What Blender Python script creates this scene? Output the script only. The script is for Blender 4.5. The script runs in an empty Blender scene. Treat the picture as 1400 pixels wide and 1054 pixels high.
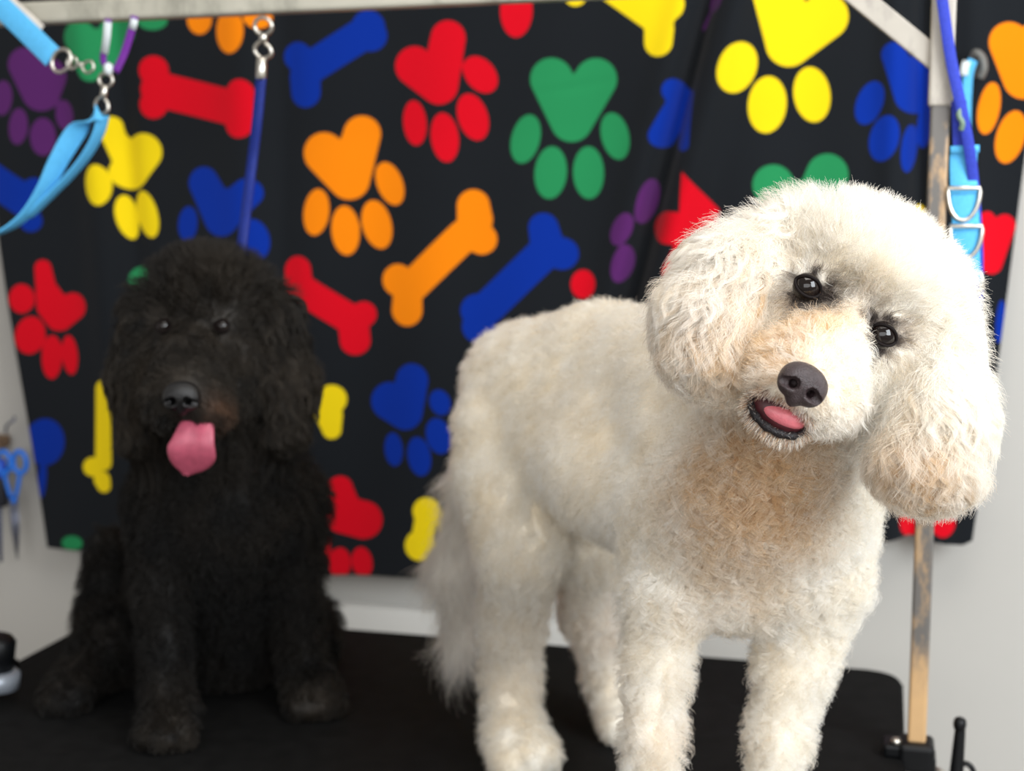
import bpy, bmesh, math, random
import numpy as np
from mathutils import Vector, Matrix

random.seed(7)
RNG = np.random.default_rng(11)
SC = bpy.context.scene
COL = SC.collection

# ---------------------------------------------------------------- camera
FPX = 2000.0                       # focal length in pixels of a 1400 px wide frame
PITCH = math.radians(7.4)
TABLE_Z = 0.80
CAM = Vector((0.0, 0.0, TABLE_Z + 0.64))
cam_data = bpy.data.cameras.new('camera')
cam = bpy.data.objects.new('camera', cam_data)
COL.objects.link(cam)
cam.location = CAM
cam.rotation_euler = (math.pi / 2 - PITCH, 0, 0)
cam_data.sensor_width = 36.0
cam_data.sensor_fit = 'HORIZONTAL'
cam_data.lens = FPX / 1400 * 36
cam_data.clip_start = 0.05
cam_data.dof.use_dof = True
cam_data.dof.focus_distance = 1.13
cam_data.dof.aperture_fstop = 5.0
SC.camera = cam

# ---------------------------------------------------------------- light
world = bpy.data.worlds.new('world')
SC.world = world
world.use_nodes = True
bg = world.node_tree.nodes['Background']
bg.inputs['Color'].default_value = (1.0, 0.975, 0.945, 1)
bg.inputs['Strength'].default_value = 0.42


def area_light(name, loc, target, sx, sy, power, color):
    d = bpy.data.lights.new(name, 'AREA')
    d.shape = 'RECTANGLE'
    d.size, d.size_y, d.energy, d.color = sx, sy, power, color
    o = bpy.data.objects.new(name, d)
    COL.objects.link(o)
    o.location = loc
    o.rotation_euler = (Vector(target) - Vector(loc)).to_track_quat('-Z', 'Y').to_euler()
    return o


area_light('window_daylight', (1.40, -0.10, 2.00), (0.26, 1.28, 1.20), 1.0, 1.3, 62, (0.90, 0.955, 1.0))
area_light('front_fill', (-0.2, -1.7, 2.0), (0.0, 1.5, 1.15), 3.2, 1.6, 58, (0.97, 0.985, 1.0))  # unseen fill added behind the camera to brighten the white dog's flank and rear
area_light('ceiling_lamp', (0.3, 0.7, 3.1), (0.2, 1.4, 1.0), 1.2, 0.8, 20, (1.0, 0.95, 0.88))

SC.view_settings.view_transform = 'Standard'
SC.view_settings.look = 'None'
SC.view_settings.gamma = 1.0
SC.view_settings.use_curve_mapping = False
SC.view_settings.exposure = 0.03

# ---------------------------------------------------------------- measuring helpers
CP, SP = math.cos(PITCH), math.sin(PITCH)


def ray(px, py):
    u, v = (px - 700) / FPX, (527 - py) / FPX
    return np.array([u, CP + v * SP, -SP + v * CP])


CAMV = np.array(CAM)


def P(px, py, D):
    """world point at distance D (along y) in the direction measured in the photograph"""
    r = ray(px, py)
    return CAMV + r * (D / r[1])


def project(pts):
    q = np.asarray(pts) - CAMV
    f = q[..., 1] * CP - q[..., 2] * SP
    up = q[..., 1] * SP + q[..., 2] * CP
    return 700 + FPX * q[..., 0] / f, 527 - FPX * up / f


TX = np.array([0.969, -0.248, 0.0]); TX /= np.linalg.norm(TX)     # long axis of the table
TY = np.array([-TX[1], TX[0], 0.0])                               # towards the wall
CORNER = np.array([0.530, 1.917, TABLE_Z])                        # back right corner of the table top


def on_plane(px, py, off):
    """point on the vertical plane parallel to the wall, off metres behind the back edge of the table"""
    r = ray(px, py)
    t = (off - np.dot(CAMV - CORNER, TY)) / np.dot(r, TY)
    return CAMV + r * t


def tab(a, b, z=0.0):
    """table coordinates: a along the long side from the right end (negative = left), b towards the wall"""
    return CORNER + TX * a + TY * b + np.array([0, 0, z])


# ---------------------------------------------------------------- object helpers
def link(o, parent=None):
    COL.objects.link(o)
    if parent is not None:
        o.parent = parent
        o.matrix_parent_inverse = Matrix.Translation(-Vector(parent.location))
    return o


def mesh_obj(name, verts, faces, material, parent=None, smooth=True):
    me = bpy.data.meshes.new(name)
    me.from_pydata([tuple(map(float, v)) for v in verts], [], [tuple(int(i) for i in f) for f in faces])
    me.update()
    if smooth:
        me.polygons.foreach_set('use_smooth', np.ones(len(me.polygons), dtype=bool))
    if material:
        me.materials.append(material)
    return link(bpy.data.objects.new(name, me), parent)


def bm_obj(name, bm, material, parent=None, smooth=False):
    me = bpy.data.meshes.new(name)
    bmesh.ops.recalc_face_normals(bm, faces=bm.faces)
    bm.to_mesh(me)
    bm.free()
    if smooth:
        me.polygons.foreach_set('use_smooth', np.ones(len(me.polygons), dtype=bool))
    me.materials.append(material)
    return link(bpy.data.objects.new(name, me), parent)


def tag(o, label, cat, group=None, kind=None):
    o['label'] = label
    o['category'] = cat
    if group:
        o['group'] = group
    if kind:
        o['kind'] = kind
    return o


def thing(name, label, cat, loc, group=None):
    o = bpy.data.objects.new(name, None)
    o.location = tuple(map(float, loc))
    o.empty_display_size = 0.05
    COL.objects.link(o)
    return tag(o, label, cat, group)


def bm_box(bm, c, ax, ay, az, sx, sy, sz, bevel=0.0, seg=2):
    """box with centre c, unit axes and full sizes, added to bm"""
    m = Matrix(((ax[0] * sx, ay[0] * sy, az[0] * sz, c[0]),
                (ax[1] * sx, ay[1] * sy, az[1] * sz, c[1]),
                (ax[2] * sx, ay[2] * sy, az[2] * sz, c[2]), (0, 0, 0, 1)))
    r = bmesh.ops.create_cube(bm, size=1.0, matrix=m)
    if bevel > 0:
        es = list({e for v in r['verts'] for e in v.link_edges})
        bmesh.ops.bevel(bm, geom=es, offset=bevel, segments=seg, affect='EDGES', profile=0.5)


ZAX = np.array([0.0, 0.0, 1.0])


def unit(v):
    v = np.asarray(v, float)
    return v / np.linalg.norm(v)


def smooth_path(pts, n=8):
    """Catmull-Rom through pts"""
    p = [np.asarray(q, float) for q in pts]
    p = [2 * p[0] - p[1]] + p + [2 * p[-1] - p[-2]]
    out = []
    for i in range(1, len(p) - 2):
        for k in range(n):
            t = k / n
            out.append(0.5 * ((2 * p[i]) + (-p[i - 1] + p[i + 1]) * t + (2 * p[i - 1] - 5 * p[i] + 4 * p[i + 1] - p[i + 2]) * t * t
                              + (-p[i - 1] + 3 * p[i] - 3 * p[i + 1] + p[i + 2]) * t ** 3))
    out.append(p[-2])
    return np.array(out)


def sweep(path, radii, ns=10, closed=False):
    """round tube along a path; returns verts, faces"""
    path = np.asarray(path, float)
    n = len(path)
    radii = np.full(n, radii) if np.isscalar(radii) else np.asarray(radii)
    if closed:
        tang = np.roll(path, -1, 0) - np.roll(path, 1, 0)
    else:
        tang = np.gradient(path, axis=0)
    tang /= np.linalg.norm(tang, axis=1)[:, None] + 1e-12
    a = np.array([0.0, 0, 1]) if abs(tang[0][2]) < 0.9 else np.array([1.0, 0, 0])
    verts, faces = [], []
    nrm = unit(a - tang[0] * np.dot(a, tang[0]))
    for i in range(n):
        nrm = unit(nrm - tang[i] * np.dot(nrm, tang[i]))
        b = np.cross(tang[i], nrm)
        for k in range(ns):
            t = 2 * math.pi * k / ns
            verts.append(path[i] + radii[i] * (math.cos(t) * nrm + math.sin(t) * b))
    m = n if closed else n - 1
    for i in range(m):
        j = (i + 1) % n
        for k in range(ns):
            l = (k + 1) % ns
            faces.append((i * ns + k, i * ns + l, j * ns + l, j * ns + k))
    if not closed:
        faces.append(tuple(range(ns - 1, -1, -1)))
        faces.append(tuple((n - 1) * ns + k for k in range(ns)))
    return verts, faces


def ribbon(path, side, width, thick):
    """flat strap with real thickness; side: one vector or one per path point"""
    path = np.asarray(path, float)
    n = len(path)
    side = np.tile(np.asarray(side, float), (n, 1)) if np.ndim(side) == 1 else np.asarray(side, float)
    width = np.full(n, width) if np.isscalar(width) else np.asarray(width, float)
    tang = np.gradient(path, axis=0)
    tang /= np.linalg.norm(tang, axis=1)[:, None] + 1e-12
    verts, faces = [], []
    prof = [(-.5, -.35), (-.47, -.5), (.47, -.5), (.5, -.35), (.5, .35), (.47, .5), (-.47, .5), (-.5, .35)]
    for i in range(n):
        s = unit(side[i] - tang[i] * np.dot(side[i], tang[i]))
        t = np.cross(tang[i], s)
        for a, b in prof:
            verts.append(path[i] + s * a * width[i] + t * b * thick)
    m = len(prof)
    for i in range(n - 1):
        for k in range(m):
            l = (k + 1) % m
            faces.append((i * m + k, i * m + l, (i + 1) * m + l, (i + 1) * m + k))
    faces.append(tuple(range(m - 1, -1, -1)))
    faces.append(tuple((n - 1) * m + k for k in range(m)))
    return verts, faces


def ring_path(c, ax, ay, ra, rb, n=28, t0=0.0, t1=2 * math.pi):
    ts = np.linspace(t0, t1, n, endpoint=abs(t1 - t0) < 2 * math.pi - 1e-6)
    return np.array([np.asarray(c) + np.asarray(ax) * ra * math.cos(t) + np.asarray(ay) * rb * math.sin(t) for t in ts])


# ---------------------------------------------------------------- materials
def s2l(c):
    c = np.asarray(c, float) / 255.0
    return tuple(np.where(c <= 0.04045, c / 12.92, ((c + 0.055) / 1.055) ** 2.4))


def mat(name, rgb, rough=0.6, metal=0.0, spec=0.5, var=0.12, scale=30.0, bump=0.0, bscale=200.0, coat=0.0, stretch=(1, 1, 1)):
    m = bpy.data.materials.new(name)
    m.use_nodes = True
    nt = m.node_tree
    b = nt.nodes['Principled BSDF']
    b.inputs['Roughness'].default_value = rough
    b.inputs['Metallic'].default_value = metal
    b.inputs['Specular IOR Level'].default_value = spec
    b.inputs['Coat Weight'].default_value = coat
    tc = nt.nodes.new('ShaderNodeTexCoord')
    mp = nt.nodes.new('ShaderNodeMapping')
    mp.inputs['Scale'].default_value = stretch
    nt.links.new(tc.outputs['Object'], mp.inputs['Vector'])
    nz = nt.nodes.new('ShaderNodeTexNoise')
    nz.inputs['Scale'].default_value = scale
    nz.inputs['Detail'].default_value = 4
    nt.links.new(mp.outputs['Vector'], nz.inputs['Vector'])
    rp = nt.nodes.new('ShaderNodeValToRGB')
    c = np.array(s2l(rgb))
    rp.color_ramp.elements[0].position = 0.3
    rp.color_ramp.elements[1].position = 0.7
    rp.color_ramp.elements[0].color = (*np.clip(c * (1 - var), 0, 1), 1)
    rp.color_ramp.elements[1].color = (*np.clip(c * (1 + var), 0, 1), 1)
    nt.links.new(nz.outputs['Fac'], rp.inputs['Fac'])
    nt.links.new(rp.outputs['Color'], b.inputs['Base Color'])
    if bump > 0:
        n2 = nt.nodes.new('ShaderNodeTexNoise')
        n2.inputs['Scale'].default_value = bscale
        nt.links.new(mp.outputs['Vector'], n2.inputs['Vector'])
        bp = nt.nodes.new('ShaderNodeBump')
        bp.inputs['Strength'].default_value = bump
        bp.inputs['Distance'].default_value = 0.002
        nt.links.new(n2.outputs['Fac'], bp.inputs['Height'])
        nt.links.new(bp.outputs['Normal'], b.inputs['Normal'])
    return m


M_WALL = mat('wall_paint', (181, 178, 172), 0.75, var=0.025, scale=3, bump=0.06, bscale=120)
M_FLOOR = mat('floor_vinyl', (150, 146, 140), 0.5, var=0.08, scale=6)
M_TRIM = mat('trim_paint', (205, 203, 198), 0.5, var=0.02, scale=5)
M_RUBBER = mat('black_rubber_mat', (13, 13, 13), 0.8, spec=0.14, var=0.4, scale=40, bump=0.25, bscale=500)
M_EDGE = mat('black_table_edge', (12, 12, 12), 0.6, spec=0.2, var=0.1)
M_LEGMETAL = mat('table_leg_steel', (120, 122, 124), 0.35, metal=1.0)
M_STEEL = mat('leash_hardware_steel', (205, 200, 190), 0.28, metal=1.0, var=0.06)
M_BLACKPL = mat('black_clamp_plastic', (8, 9, 11), 0.45, spec=0.25, var=0.15)
M_GREYPL = mat('grey_clamp_plate', (150, 156, 165), 0.4, metal=0.4, var=0.05)
M_LBLUE = mat('light_blue_webbing', (88, 176, 226), 0.7, spec=0.2, var=0.08, scale=300, bump=0.4, bscale=900)
M_INDIGO = mat('indigo_webbing', (52, 66, 172), 0.7, spec=0.2, var=0.12, scale=300, bump=0.4, bscale=900)
M_NAVY = mat('navy_nylon', (17, 36, 112), 0.6, spec=0.3, var=0.12, scale=200, bump=0.2, bscale=900)
M_PURPLE = mat('purple_nylon', (112, 44, 146), 0.55, spec=0.3, var=0.12, scale=200)
M_CLEAR = mat('white_plastic_sleeve', (205, 212, 214), 0.35, var=0.04)
M_TOOLBLUE = mat('blue_tool_handle', (20, 110, 215), 0.4, var=0.08)
M_TOOLDARK = mat('dark_tool_rubber', (14, 18, 30), 0.5)
M_WOOD = mat('brown_rack_wood', (112, 88, 66), 0.6, var=0.2, scale=60)
M_BLADE = mat('scissor_steel', (120, 124, 140), 0.3, metal=1.0)
M_HOOKGREY = mat('grey_hook_plastic', (105, 104, 100), 0.5)


def worn_metal(name, base, dark, scale, low, high, clean=None):
    m = mat(name, base, 0.5, var=0.06, scale=25)
    nt = m.node_tree
    b = nt.nodes['Principled BSDF']
    tc = nt.nodes.new('ShaderNodeTexCoord')
    mp = nt.nodes.new('ShaderNodeMapping')
    mp.inputs['Scale'].default_value = (1, 1, 0.35)
    nz = nt.nodes.new('ShaderNodeTexNoise')
    nz.inputs['Scale'].default_value = scale
    nz.inputs['Detail'].default_value = 6
    nz.inputs['Roughness'].default_value = 0.7
    nt.links.new(tc.outputs['Object'], mp.inputs['Vector'])
    nt.links.new(mp.outputs['Vector'], nz.inputs['Vector'])
    rp = nt.nodes.new('ShaderNodeValToRGB')
    rp.color_ramp.elements[0].position = low
    rp.color_ramp.elements[1].position = high
    nt.links.new(nz.outputs['Fac'], rp.inputs['Fac'])
    mx = nt.nodes.new('ShaderNodeMixRGB')
    old = b.inputs['Base Color'].links[0].from_socket
    fac = rp.outputs['Color']
    if clean:                                   # the wear stops above the foot of the post
        sx = nt.nodes.new('ShaderNodeSeparateXYZ')
        nt.links.new(tc.outputs['Object'], sx.inputs['Vector'])
        zr = nt.nodes.new('ShaderNodeMapRange')
        zr.inputs['From Min'].default_value, zr.inputs['From Max'].default_value = clean
        nt.links.new(sx.outputs['Z'], zr.inputs['Value'])
        mu = nt.nodes.new('ShaderNodeMath'); mu.operation = 'MULTIPLY'
        nt.links.new(fac, mu.inputs[0]); nt.links.new(zr.outputs['Result'], mu.inputs[1])
        fac = mu.outputs[0]
    nt.links.new(fac, mx.inputs['Fac'])
    nt.links.new(old, mx.inputs['Color1'])
    mx.inputs['Color2'].default_value = (*s2l(dark), 1)
    nt.links.new(mx.outputs['Color'], b.inputs['Base Color'])
    return m


M_BAR = worn_metal('worn_grey_bar', (172, 168, 154), (126, 124, 112), 14, 0.5, 0.68)
M_POST_UP = worn_metal('pale_sleeve_metal', (170, 163, 152), (126, 119, 112), 20, 0.52, 0.7)
M_POST_LOW = worn_metal('tan_post_with_grey_wear', (188, 152, 108), (96, 92, 88), 30, 0.40, 0.55, (TABLE_Z + .07, TABLE_Z + .14))

# ---------------------------------------------------------------- setting
WALL_OFF = 0.17


def wall_quad(a0, a1, b0, b1, z0, z1):
    bm = bmesh.new()
    c = tab((a0 + a1) / 2, (b0 + b1) / 2, 0)
    c[2] = (z0 + z1) / 2
    bm_box(bm, c, TX, TY, ZAX, abs(a1 - a0), abs(b1 - b0), z1 - z0)
    return bm


w = bm_obj('wall_back', wall_quad(-3.6, 2.4, WALL_OFF, WALL_OFF + 0.1, 0, 2.8), M_WALL)
w['kind'] = 'structure'
f = bm_obj('floor', wall_quad(-3.6, 2.4, -4.2, WALL_OFF, -0.05, 0.0), M_FLOOR)
f['kind'] = 'structure'
t = bm_obj('baseboard_back', wall_quad(-3.6, 2.4, WALL_OFF - 0.015, WALL_OFF, 0.0, 0.10), M_TRIM)
t['kind'] = 'structure'
# narrow white ledge of the wall panelling just above the table
led = on_plane(450, 826, WALL_OFF - 0.03)
t = bm_obj('trim_1', wall_quad(-1.06, -0.40, WALL_OFF - 0.03, WALL_OFF, 0.10, float(led[2])), M_TRIM)
t['kind'] = 'structure'

# ---------------------------------------------------------------- grooming table
TL, TD, TT = 1.19, 0.98, 0.032
tbl = thing('grooming_table', 'black rubber topped grooming table that both dogs are on', 'table', tab(-TL / 2, -TD / 2, -TABLE_Z))


def rounded_slab(a0, a1, b0, b1, z0, z1, r, bev):
    bm = bmesh.new()
    pts = []
    for cx, cy, s in ((a1 - r, b1 - r, 0), (a0 + r, b1 - r, 1), (a0 + r, b0 + r, 2), (a1 - r, b0 + r, 3)):
        for k in range(9):
            t = math.pi / 2 * (s + k / 8)
            pts.append((cx + r * math.cos(t), cy + r * math.sin(t)))
    lo = [bm.verts.new(tab(x, y, z0)) for x, y in pts]
    hi = [bm.verts.new(tab(x, y, z1)) for x, y in pts]
    n = len(pts)
    top = bm.faces.new(hi)
    bm.faces.new(lo[::-1])
    for i in range(n):
        bm.faces.new((lo[i], lo[(i + 1) % n], hi[(i + 1) % n], hi[i]))
    bmesh.ops.bevel(bm, geom=list(top.edges), offset=bev, segments=3, affect='EDGES')
    return bm


bm_obj('table_top', rounded_slab(-TL, 0, -TD, 0, -TT, -0.004, 0.045, 0.003), M_EDGE, tbl)
bm_obj('rubber_mat', rounded_slab(-TL + 0.003, -0.003, -TD + 0.003, -0.003, -0.004, 0.0, 0.043, 0.0015), M_RUBBER, tbl)
for a in (-TL + 0.12, -0.12):
    for b in (-TD + 0.1, -0.1):
        vs, fs = sweep([tab(a, b, -TT), tab(a, b, -TABLE_Z + 0.02)], 0.016, 12)
        leg = mesh_obj('leg', vs, fs, M_LEGMETAL, tbl)
        vs, fs = sweep([tab(a, b, -TABLE_Z + 0.03), tab(a, b, -TABLE_Z)], 0.021, 12)
        mesh_obj('rubber_foot', vs, fs, M_BLACKPL, leg)
    vs, fs = sweep([tab(a, -TD + 0.1, -0.55), tab(a, -0.1, -0.55)], 0.011, 10)
    mesh_obj('crossbar', vs, fs, M_LEGMETAL, tbl)

# ---------------------------------------------------------------- overhead grooming frame
PB = -0.306                                    # how far the posts stand from the back edge
PA_R, PA_L = 0.012, -TL - 0.012
fr = thing('grooming_stand', 'worn metal grooming stand of two posts and an overhead bar clamped to the table', 'grooming stand', tab(PA_R, PB, -TABLE_Z))


def frame_pt(px, py):
    return on_plane(px, py, PB)


zb = [float(frame_pt(60, 33)[2]), float(frame_pt(680, 5)[2])]
xb = [float(np.dot(frame_pt(60, 33) - CORNER, TX)), float(np.dot(frame_pt(680, 5) - CORNER, TX))]
slope = (zb[1] - zb[0]) / (xb[1] - xb[0])


def bar_z(a):                                  # underside of the overhead bar
    return zb[0] + slope * (a - xb[0])


BARH = 0.0265
e0 = tab(PA_L - 0.01, PB, 0); e0[2] = bar_z(PA_L) + BARH / 2
e1 = tab(PA_R + 0.01, PB, 0); e1[2] = bar_z(PA_R) + BARH / 2
bm = bmesh.new()
d = unit(e1 - e0)
bm_box(bm, (e0 + e1) / 2, d, TY, unit(np.cross(d, TY)), float(np.linalg.norm(e1 - e0)), BARH, BARH, 0.004, 2)
bm_obj('overhead_bar', bm, M_BAR, fr)
for a in (PA_R, PA_L):
    zsl = float(frame_pt(1285, 146)[2])
    ztop = bar_z(a)
    base = tab(a, PB, -0.05)
    bm = bmesh.new()
    c = tab(a, PB, 0); c[2] = (zsl - 0.05 + TABLE_Z - 0.03) / 2 + 0.02
    lo, hi = TABLE_Z + 0.018, zsl + 0.03
    c[2] = (lo + hi) / 2
    bm_box(bm, c, TX, TY, ZAX, 0.0205, 0.0205, hi - lo, 0.003, 2)
    post = bm_obj('post', bm, M_POST_LOW, fr)
    bm = bmesh.new()
    c = tab(a, PB, 0); c[2] = (zsl + ztop) / 2
    bm_box(bm, c, TX, TY, ZAX, 0.0255, 0.0255, ztop - zsl, 0.003, 2)
    bm_obj('sleeve', bm, M_POST_UP, post)
# diagonal brace near the right post
b0, b1 = frame_pt(1292, 92), frame_pt(1150, -24)
bm = bmesh.new()
d = unit(b1 - b0)
bm_box(bm, (b0 + b1) / 2, d, TY, unit(np.cross(d, TY)), float(np.linalg.norm(b1 - b0)), 0.010, 0.024, 0.002, 2)
bm_obj('diagonal_brace', bm, M_POST_UP, fr)

def clamp(a, s):
    """black table clamp: jaw block around the edge, socket for the post, screw with knob, cam lever"""
    bm = bmesh.new()
    bm_box(bm, tab(a, PB, 0.002), TX, TY, ZAX, 0.040, 0.044, 0.034, 0.006, 3)          # socket
    bm_box(bm, tab(a - s * 0.024, PB, 0.008), TX, TY, ZAX, 0.026, 0.036, 0.016, 0.004, 2)  # upper jaw on the mat
    bm_box(bm, tab(a + s * 0.012, PB, -0.045), TX, TY, ZAX, 0.020, 0.040, 0.10, 0.004, 2)   # spine
    bm_box(bm, tab(a - s * 0.020, PB, -0.088), TX, TY, ZAX, 0.055, 0.038, 0.014, 0.004, 2)  # lower jaw
    c = bm_obj('clamp', bm, M_BLACKPL, fr)
    vs, fs = sweep([tab(a - s * 0.022, PB, -0.15), tab(a - s * 0.022, PB, -0.04)], 0.006, 10)
    mesh_obj('clamp_screw', vs, fs, M_STEEL, c)
    vs, fs = sweep([tab(a - s * 0.022, PB, -0.175), tab(a - s * 0.022, PB, -0.172), tab(a - s * 0.022, PB, -0.152), tab(a - s * 0.022, PB, -0.149)],
                   [0.014, 0.018, 0.018, 0.014], 14)
    mesh_obj('clamp_knob', vs, fs, M_BLACKPL, c)
    return c


cr = clamp(PA_R, 1)
# tightening lever that rises beside the clamp, and its ring-shaped eye
q = [P(1306, 1075, 1.585), P(1309, 1040, 1.585), P(1312, 1005, 1.585), P(1314, 986, 1.585)]
vs, fs = sweep(smooth_path(q, 6), np.linspace(0.0085, 0.0052, 19), 12)
mesh_obj('lever', vs, fs, M_BLACKPL, cr)
vs, fs = sweep([P(1311, 997, 1.583), P(1312, 991, 1.583), P(1313, 984, 1.583), P(1313.5, 981, 1.583)], [0.006, 0.0075, 0.0068, 0.004], 12)
mesh_obj('lever_tip', vs, fs, M_BLACKPL, cr)
vs, fs = sweep(ring_path(P(1319, 1060, 1.585), TX, ZAX, 0.010, 0.014), 0.0032, 8, True)
mesh_obj('lever_eye', vs, fs, M_BLACKPL, cr)
vs, fs = sweep([tab(0.02, PB, -0.012), P(1310, 1072, 1.585)], 0.007, 10)
mesh_obj('lever_axle', vs, fs, M_STEEL, cr)
vs, fs = sweep([tab(-0.011, PB - 0.012, 0.015), tab(-0.011, PB - 0.012, 0.021), tab(-0.011, PB - 0.012, 0.023)], [0.006, 0.006, 0.004], 10)
mesh_obj('bolt', vs, fs, M_STEEL, cr)
cl = clamp(PA_L, -1)
# large black knob with a grey collar on the left clamp
k0, kd = P(-6, 892, 1.80), unit(TX * 0.9 + ZAX * 0.30 - TY * 0.2)
kz = unit(P(2, 870, 1.80) - P(-4, 930, 1.80))
vs, fs = sweep([k0 - kz * 0.022, k0 - kz * 0.020, k0 + kz * 0.016, k0 + kz * 0.022, k0 + kz * 0.024], [0.018, 0.024, 0.024, 0.019, 0.010], 20)
mesh_obj('clamp_knob', vs, fs, M_BLACKPL, cl)
vs, fs = sweep([k0 - kz * 0.046, k0 - kz * 0.044, k0 - kz * 0.026, k0 - kz * 0.022], [0.026, 0.033, 0.033, 0.026], 20)
mesh_obj('knob_collar', vs, fs, M_GREYPL, cl)
vs, fs = sweep([k0 - kz * 0.044, np.array(tab(PA_L, PB, 0.0))], 0.008, 10)
mesh_obj('knob_shaft', vs, fs, M_STEEL, cl)

# ---------------------------------------------------------------- printed cloth on the wall
INK = {'r': (205, 2, 26), 'o': (236, 128, 2), 'y': (234, 204, 14), 'g': (34, 130, 78), 'b': (0, 42, 142), 'p': (84, 34, 96)}
PRINT = []          # (colour, list of pieces); pieces: ('e',cx,cy,ra,rb,deg) ('c',x0,y0,x1,y1,r0,r1) ('t',three points)


def E_(col, *ells):
    PRINT.append((col, [('e',) + tuple(e) for e in ells]))


def heart(col, a, b, t, toes=()):
    """paw pad from two lobes (x, y, r) and a tip, with oval toes (x, y, half width, half length, tilt of the long axis)"""
    PRINT.append((col, [('c', a[0], a[1], t[0], t[1], a[2], t[2]), ('c', b[0], b[1], t[0], t[1], b[2], t[2]),
                        ('t', a[:2], b[:2], t[:2])] + [('e',) + tuple(e) for e in toes]))


def bone(col, shaft, hw, knobs):
    PRINT.append((col, [('c', *shaft, hw, hw)] + [('c', k[0], k[1], k[0] + .1, k[1], k[2], k[2]) if len(k) == 3 else ('c', *k) for k in knobs]))


def paw(col, x, y, s, deg):
    """generic paw for the cloth outside the picture and behind the dogs"""
    c, n = math.cos(math.radians(deg)), math.sin(math.radians(deg))
    R = lambda u, v: (x + s * (c * u - n * v), y + s * (n * u + c * v))
    heart(col, (*R(-30, -26), 28 * s), (*R(30, -26), 28 * s), (*R(0, 32), 27 * s),
          [(*R(-62, 56), 20 * s, 34 * s, 104 + deg), (*R(-28, 103), 21 * s, 36 * s, 95 + deg), (*R(23, 103), 21 * s, 36 * s, 86 + deg), (*R(60, 52), 20 * s, 33 * s, 75 + deg)])


def gbone(col, x, y, s, deg):
    c, n = math.cos(math.radians(deg)), math.sin(math.radians(deg))
    R = lambda u, v: (x + s * (c * u - n * v), y + s * (n * u + c * v))
    bone(col, (*R(-58, 0), *R(58, 0)), 23 * s, [(*R(-64, -23), 20 * s), (*R(-64, 23), 20 * s), (*R(64, -23), 20 * s), (*R(64, 23), 20 * s)])


heart('r', (613, 52, 24), (566, 90, 27), (601, 117, 26), [(657, 102, 20, 28, 52), (647, 160, 20, 33, 72), (609, 188, 19, 34, 82), (567, 168, 16.5, 31, 84)])
heart('o', (494, 183, 25), (443, 209, 28), (477, 246, 27), [(433, 290, 17.5, 32, 97), (472, 315, 18.5, 34, 86), (514, 307, 20, 34, 76), (532, 251, 18, 31, 68)])
heart('g', (754, 108, 29), (814, 108, 29), (781, 166, 28), [(719, 190, 19.5, 34, 104), (753, 236, 21.5, 36, 95), (804, 236, 21, 36, 89), (841, 186, 19.5, 33, 75)])
heart('y', (1062, -16, 34), (1128, 22, 32), (1078, 60, 31), [(1009, 93, 25, 36, 112), (1049, 143, 26, 39, 96), (1110, 129, 25, 38, 82)])
heart('b', (1222, 76, 17), (1268, 84, 22), (1247, 130, 25), [(1189, 141, 18, 31, 111), (1209, 189.5, 20, 32, 105), (1243, 203, 11, 33, 97), (1264, 172, 10, 30, 95)])
heart('g', (1057, 253, 28), (1131, 239, 29), (1098, 315, 28))
bone('y', (838, -22, 900, 22), 25, [(902, 40, 901, 58, 21, 20), (912, 6, 25)])
E_('r', (706, 14, 22, 37, 92)); E_('y', (786, -6, 15, 14, 90)); E_('p', (978, 0, 9, 17, 110))
PRINT.append(('p', [('c', 972, 10, 958, 38, 3, 2)]))
PRINT.append(('b', [('c', 922, 124, 930, 140, 16, 14), ('c', 930, 140, 904, 186, 16, 16), ('c', 941, 128, 935, 198, 7, 9)]))
PRINT.append(('r', [('t', (934, 234), (985, 288), (930, 340)), ('t', (985, 288), (972, 330), (930, 340)), ('c', 914, 311, 930, 312, 22, 22), ('c', 965, 300, 925, 370, 18, 16)]))
E_('p', (884, 275, 12, 32, 107), (851, 313, 14, 24, 116), (851, 360, 14, 27, 106))
E_('r', (796, 389, 17, 20, 90))
bone('o', (635, 322, 567, 388), 22, [(648, 281, 650, 300, 22, 24), (659, 327, 21), (543, 383, 22), (557, 405, 556, 424, 21, 22)])
bone('b', (742, 348, 668, 420), 23, [(743, 311, 747, 330, 20, 22), (768, 347, 22), (652, 424, 22), (655, 446, 23)])
bone('r', (412, 394, 480, 438), 20, [(407, 369, 408, 385, 19, 20), (402, 396, 19), (495, 430, 17.5), (482, 445, 484, 466, 20, 20)])
heart('b', (563, 520, 23), (531, 549, 26), (553, 563, 25), [(537, 615, 13, 23, 85), (573, 624, 16, 27, 80), (600, 596, 17, 25, 75), (602, 550, 14, 18, 70)])
bone('y', (452, 548, 400, 560), 17, [(453, 546, 20), (451, 570, 454, 588, 17, 12)])
PRINT.append(('r', [('c', 464, 667, 470, 705, 16, 25), ('c', 470, 705, 495, 712, 25, 26), ('e', 464, 770, 14, 21, 88), ('e', 493, 770, 14, 21, 80), ('e', 440, 748, 12, 20, 95)]))
bone('y', (583, 703, 576, 744), 15, [(583, 699, 19), (574, 746, 21), (615, 715, 18)])
PRINT.append(('r', [('c', 60, 366, 68, 420, 11, 16), ('c', 68, 420, 80, 436, 16, 16), ('c', 101, 419, 84, 436, 19, 16), ('t', (60, 366), (101, 419), (80, 436)),
                    ('e', 32, 408, 17, 20, 90), ('e', 43, 458, 20, 26, 100), ('e', 72, 488, 14, 30, 92), ('e', 97, 485, 11, 27, 84)]))
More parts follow.
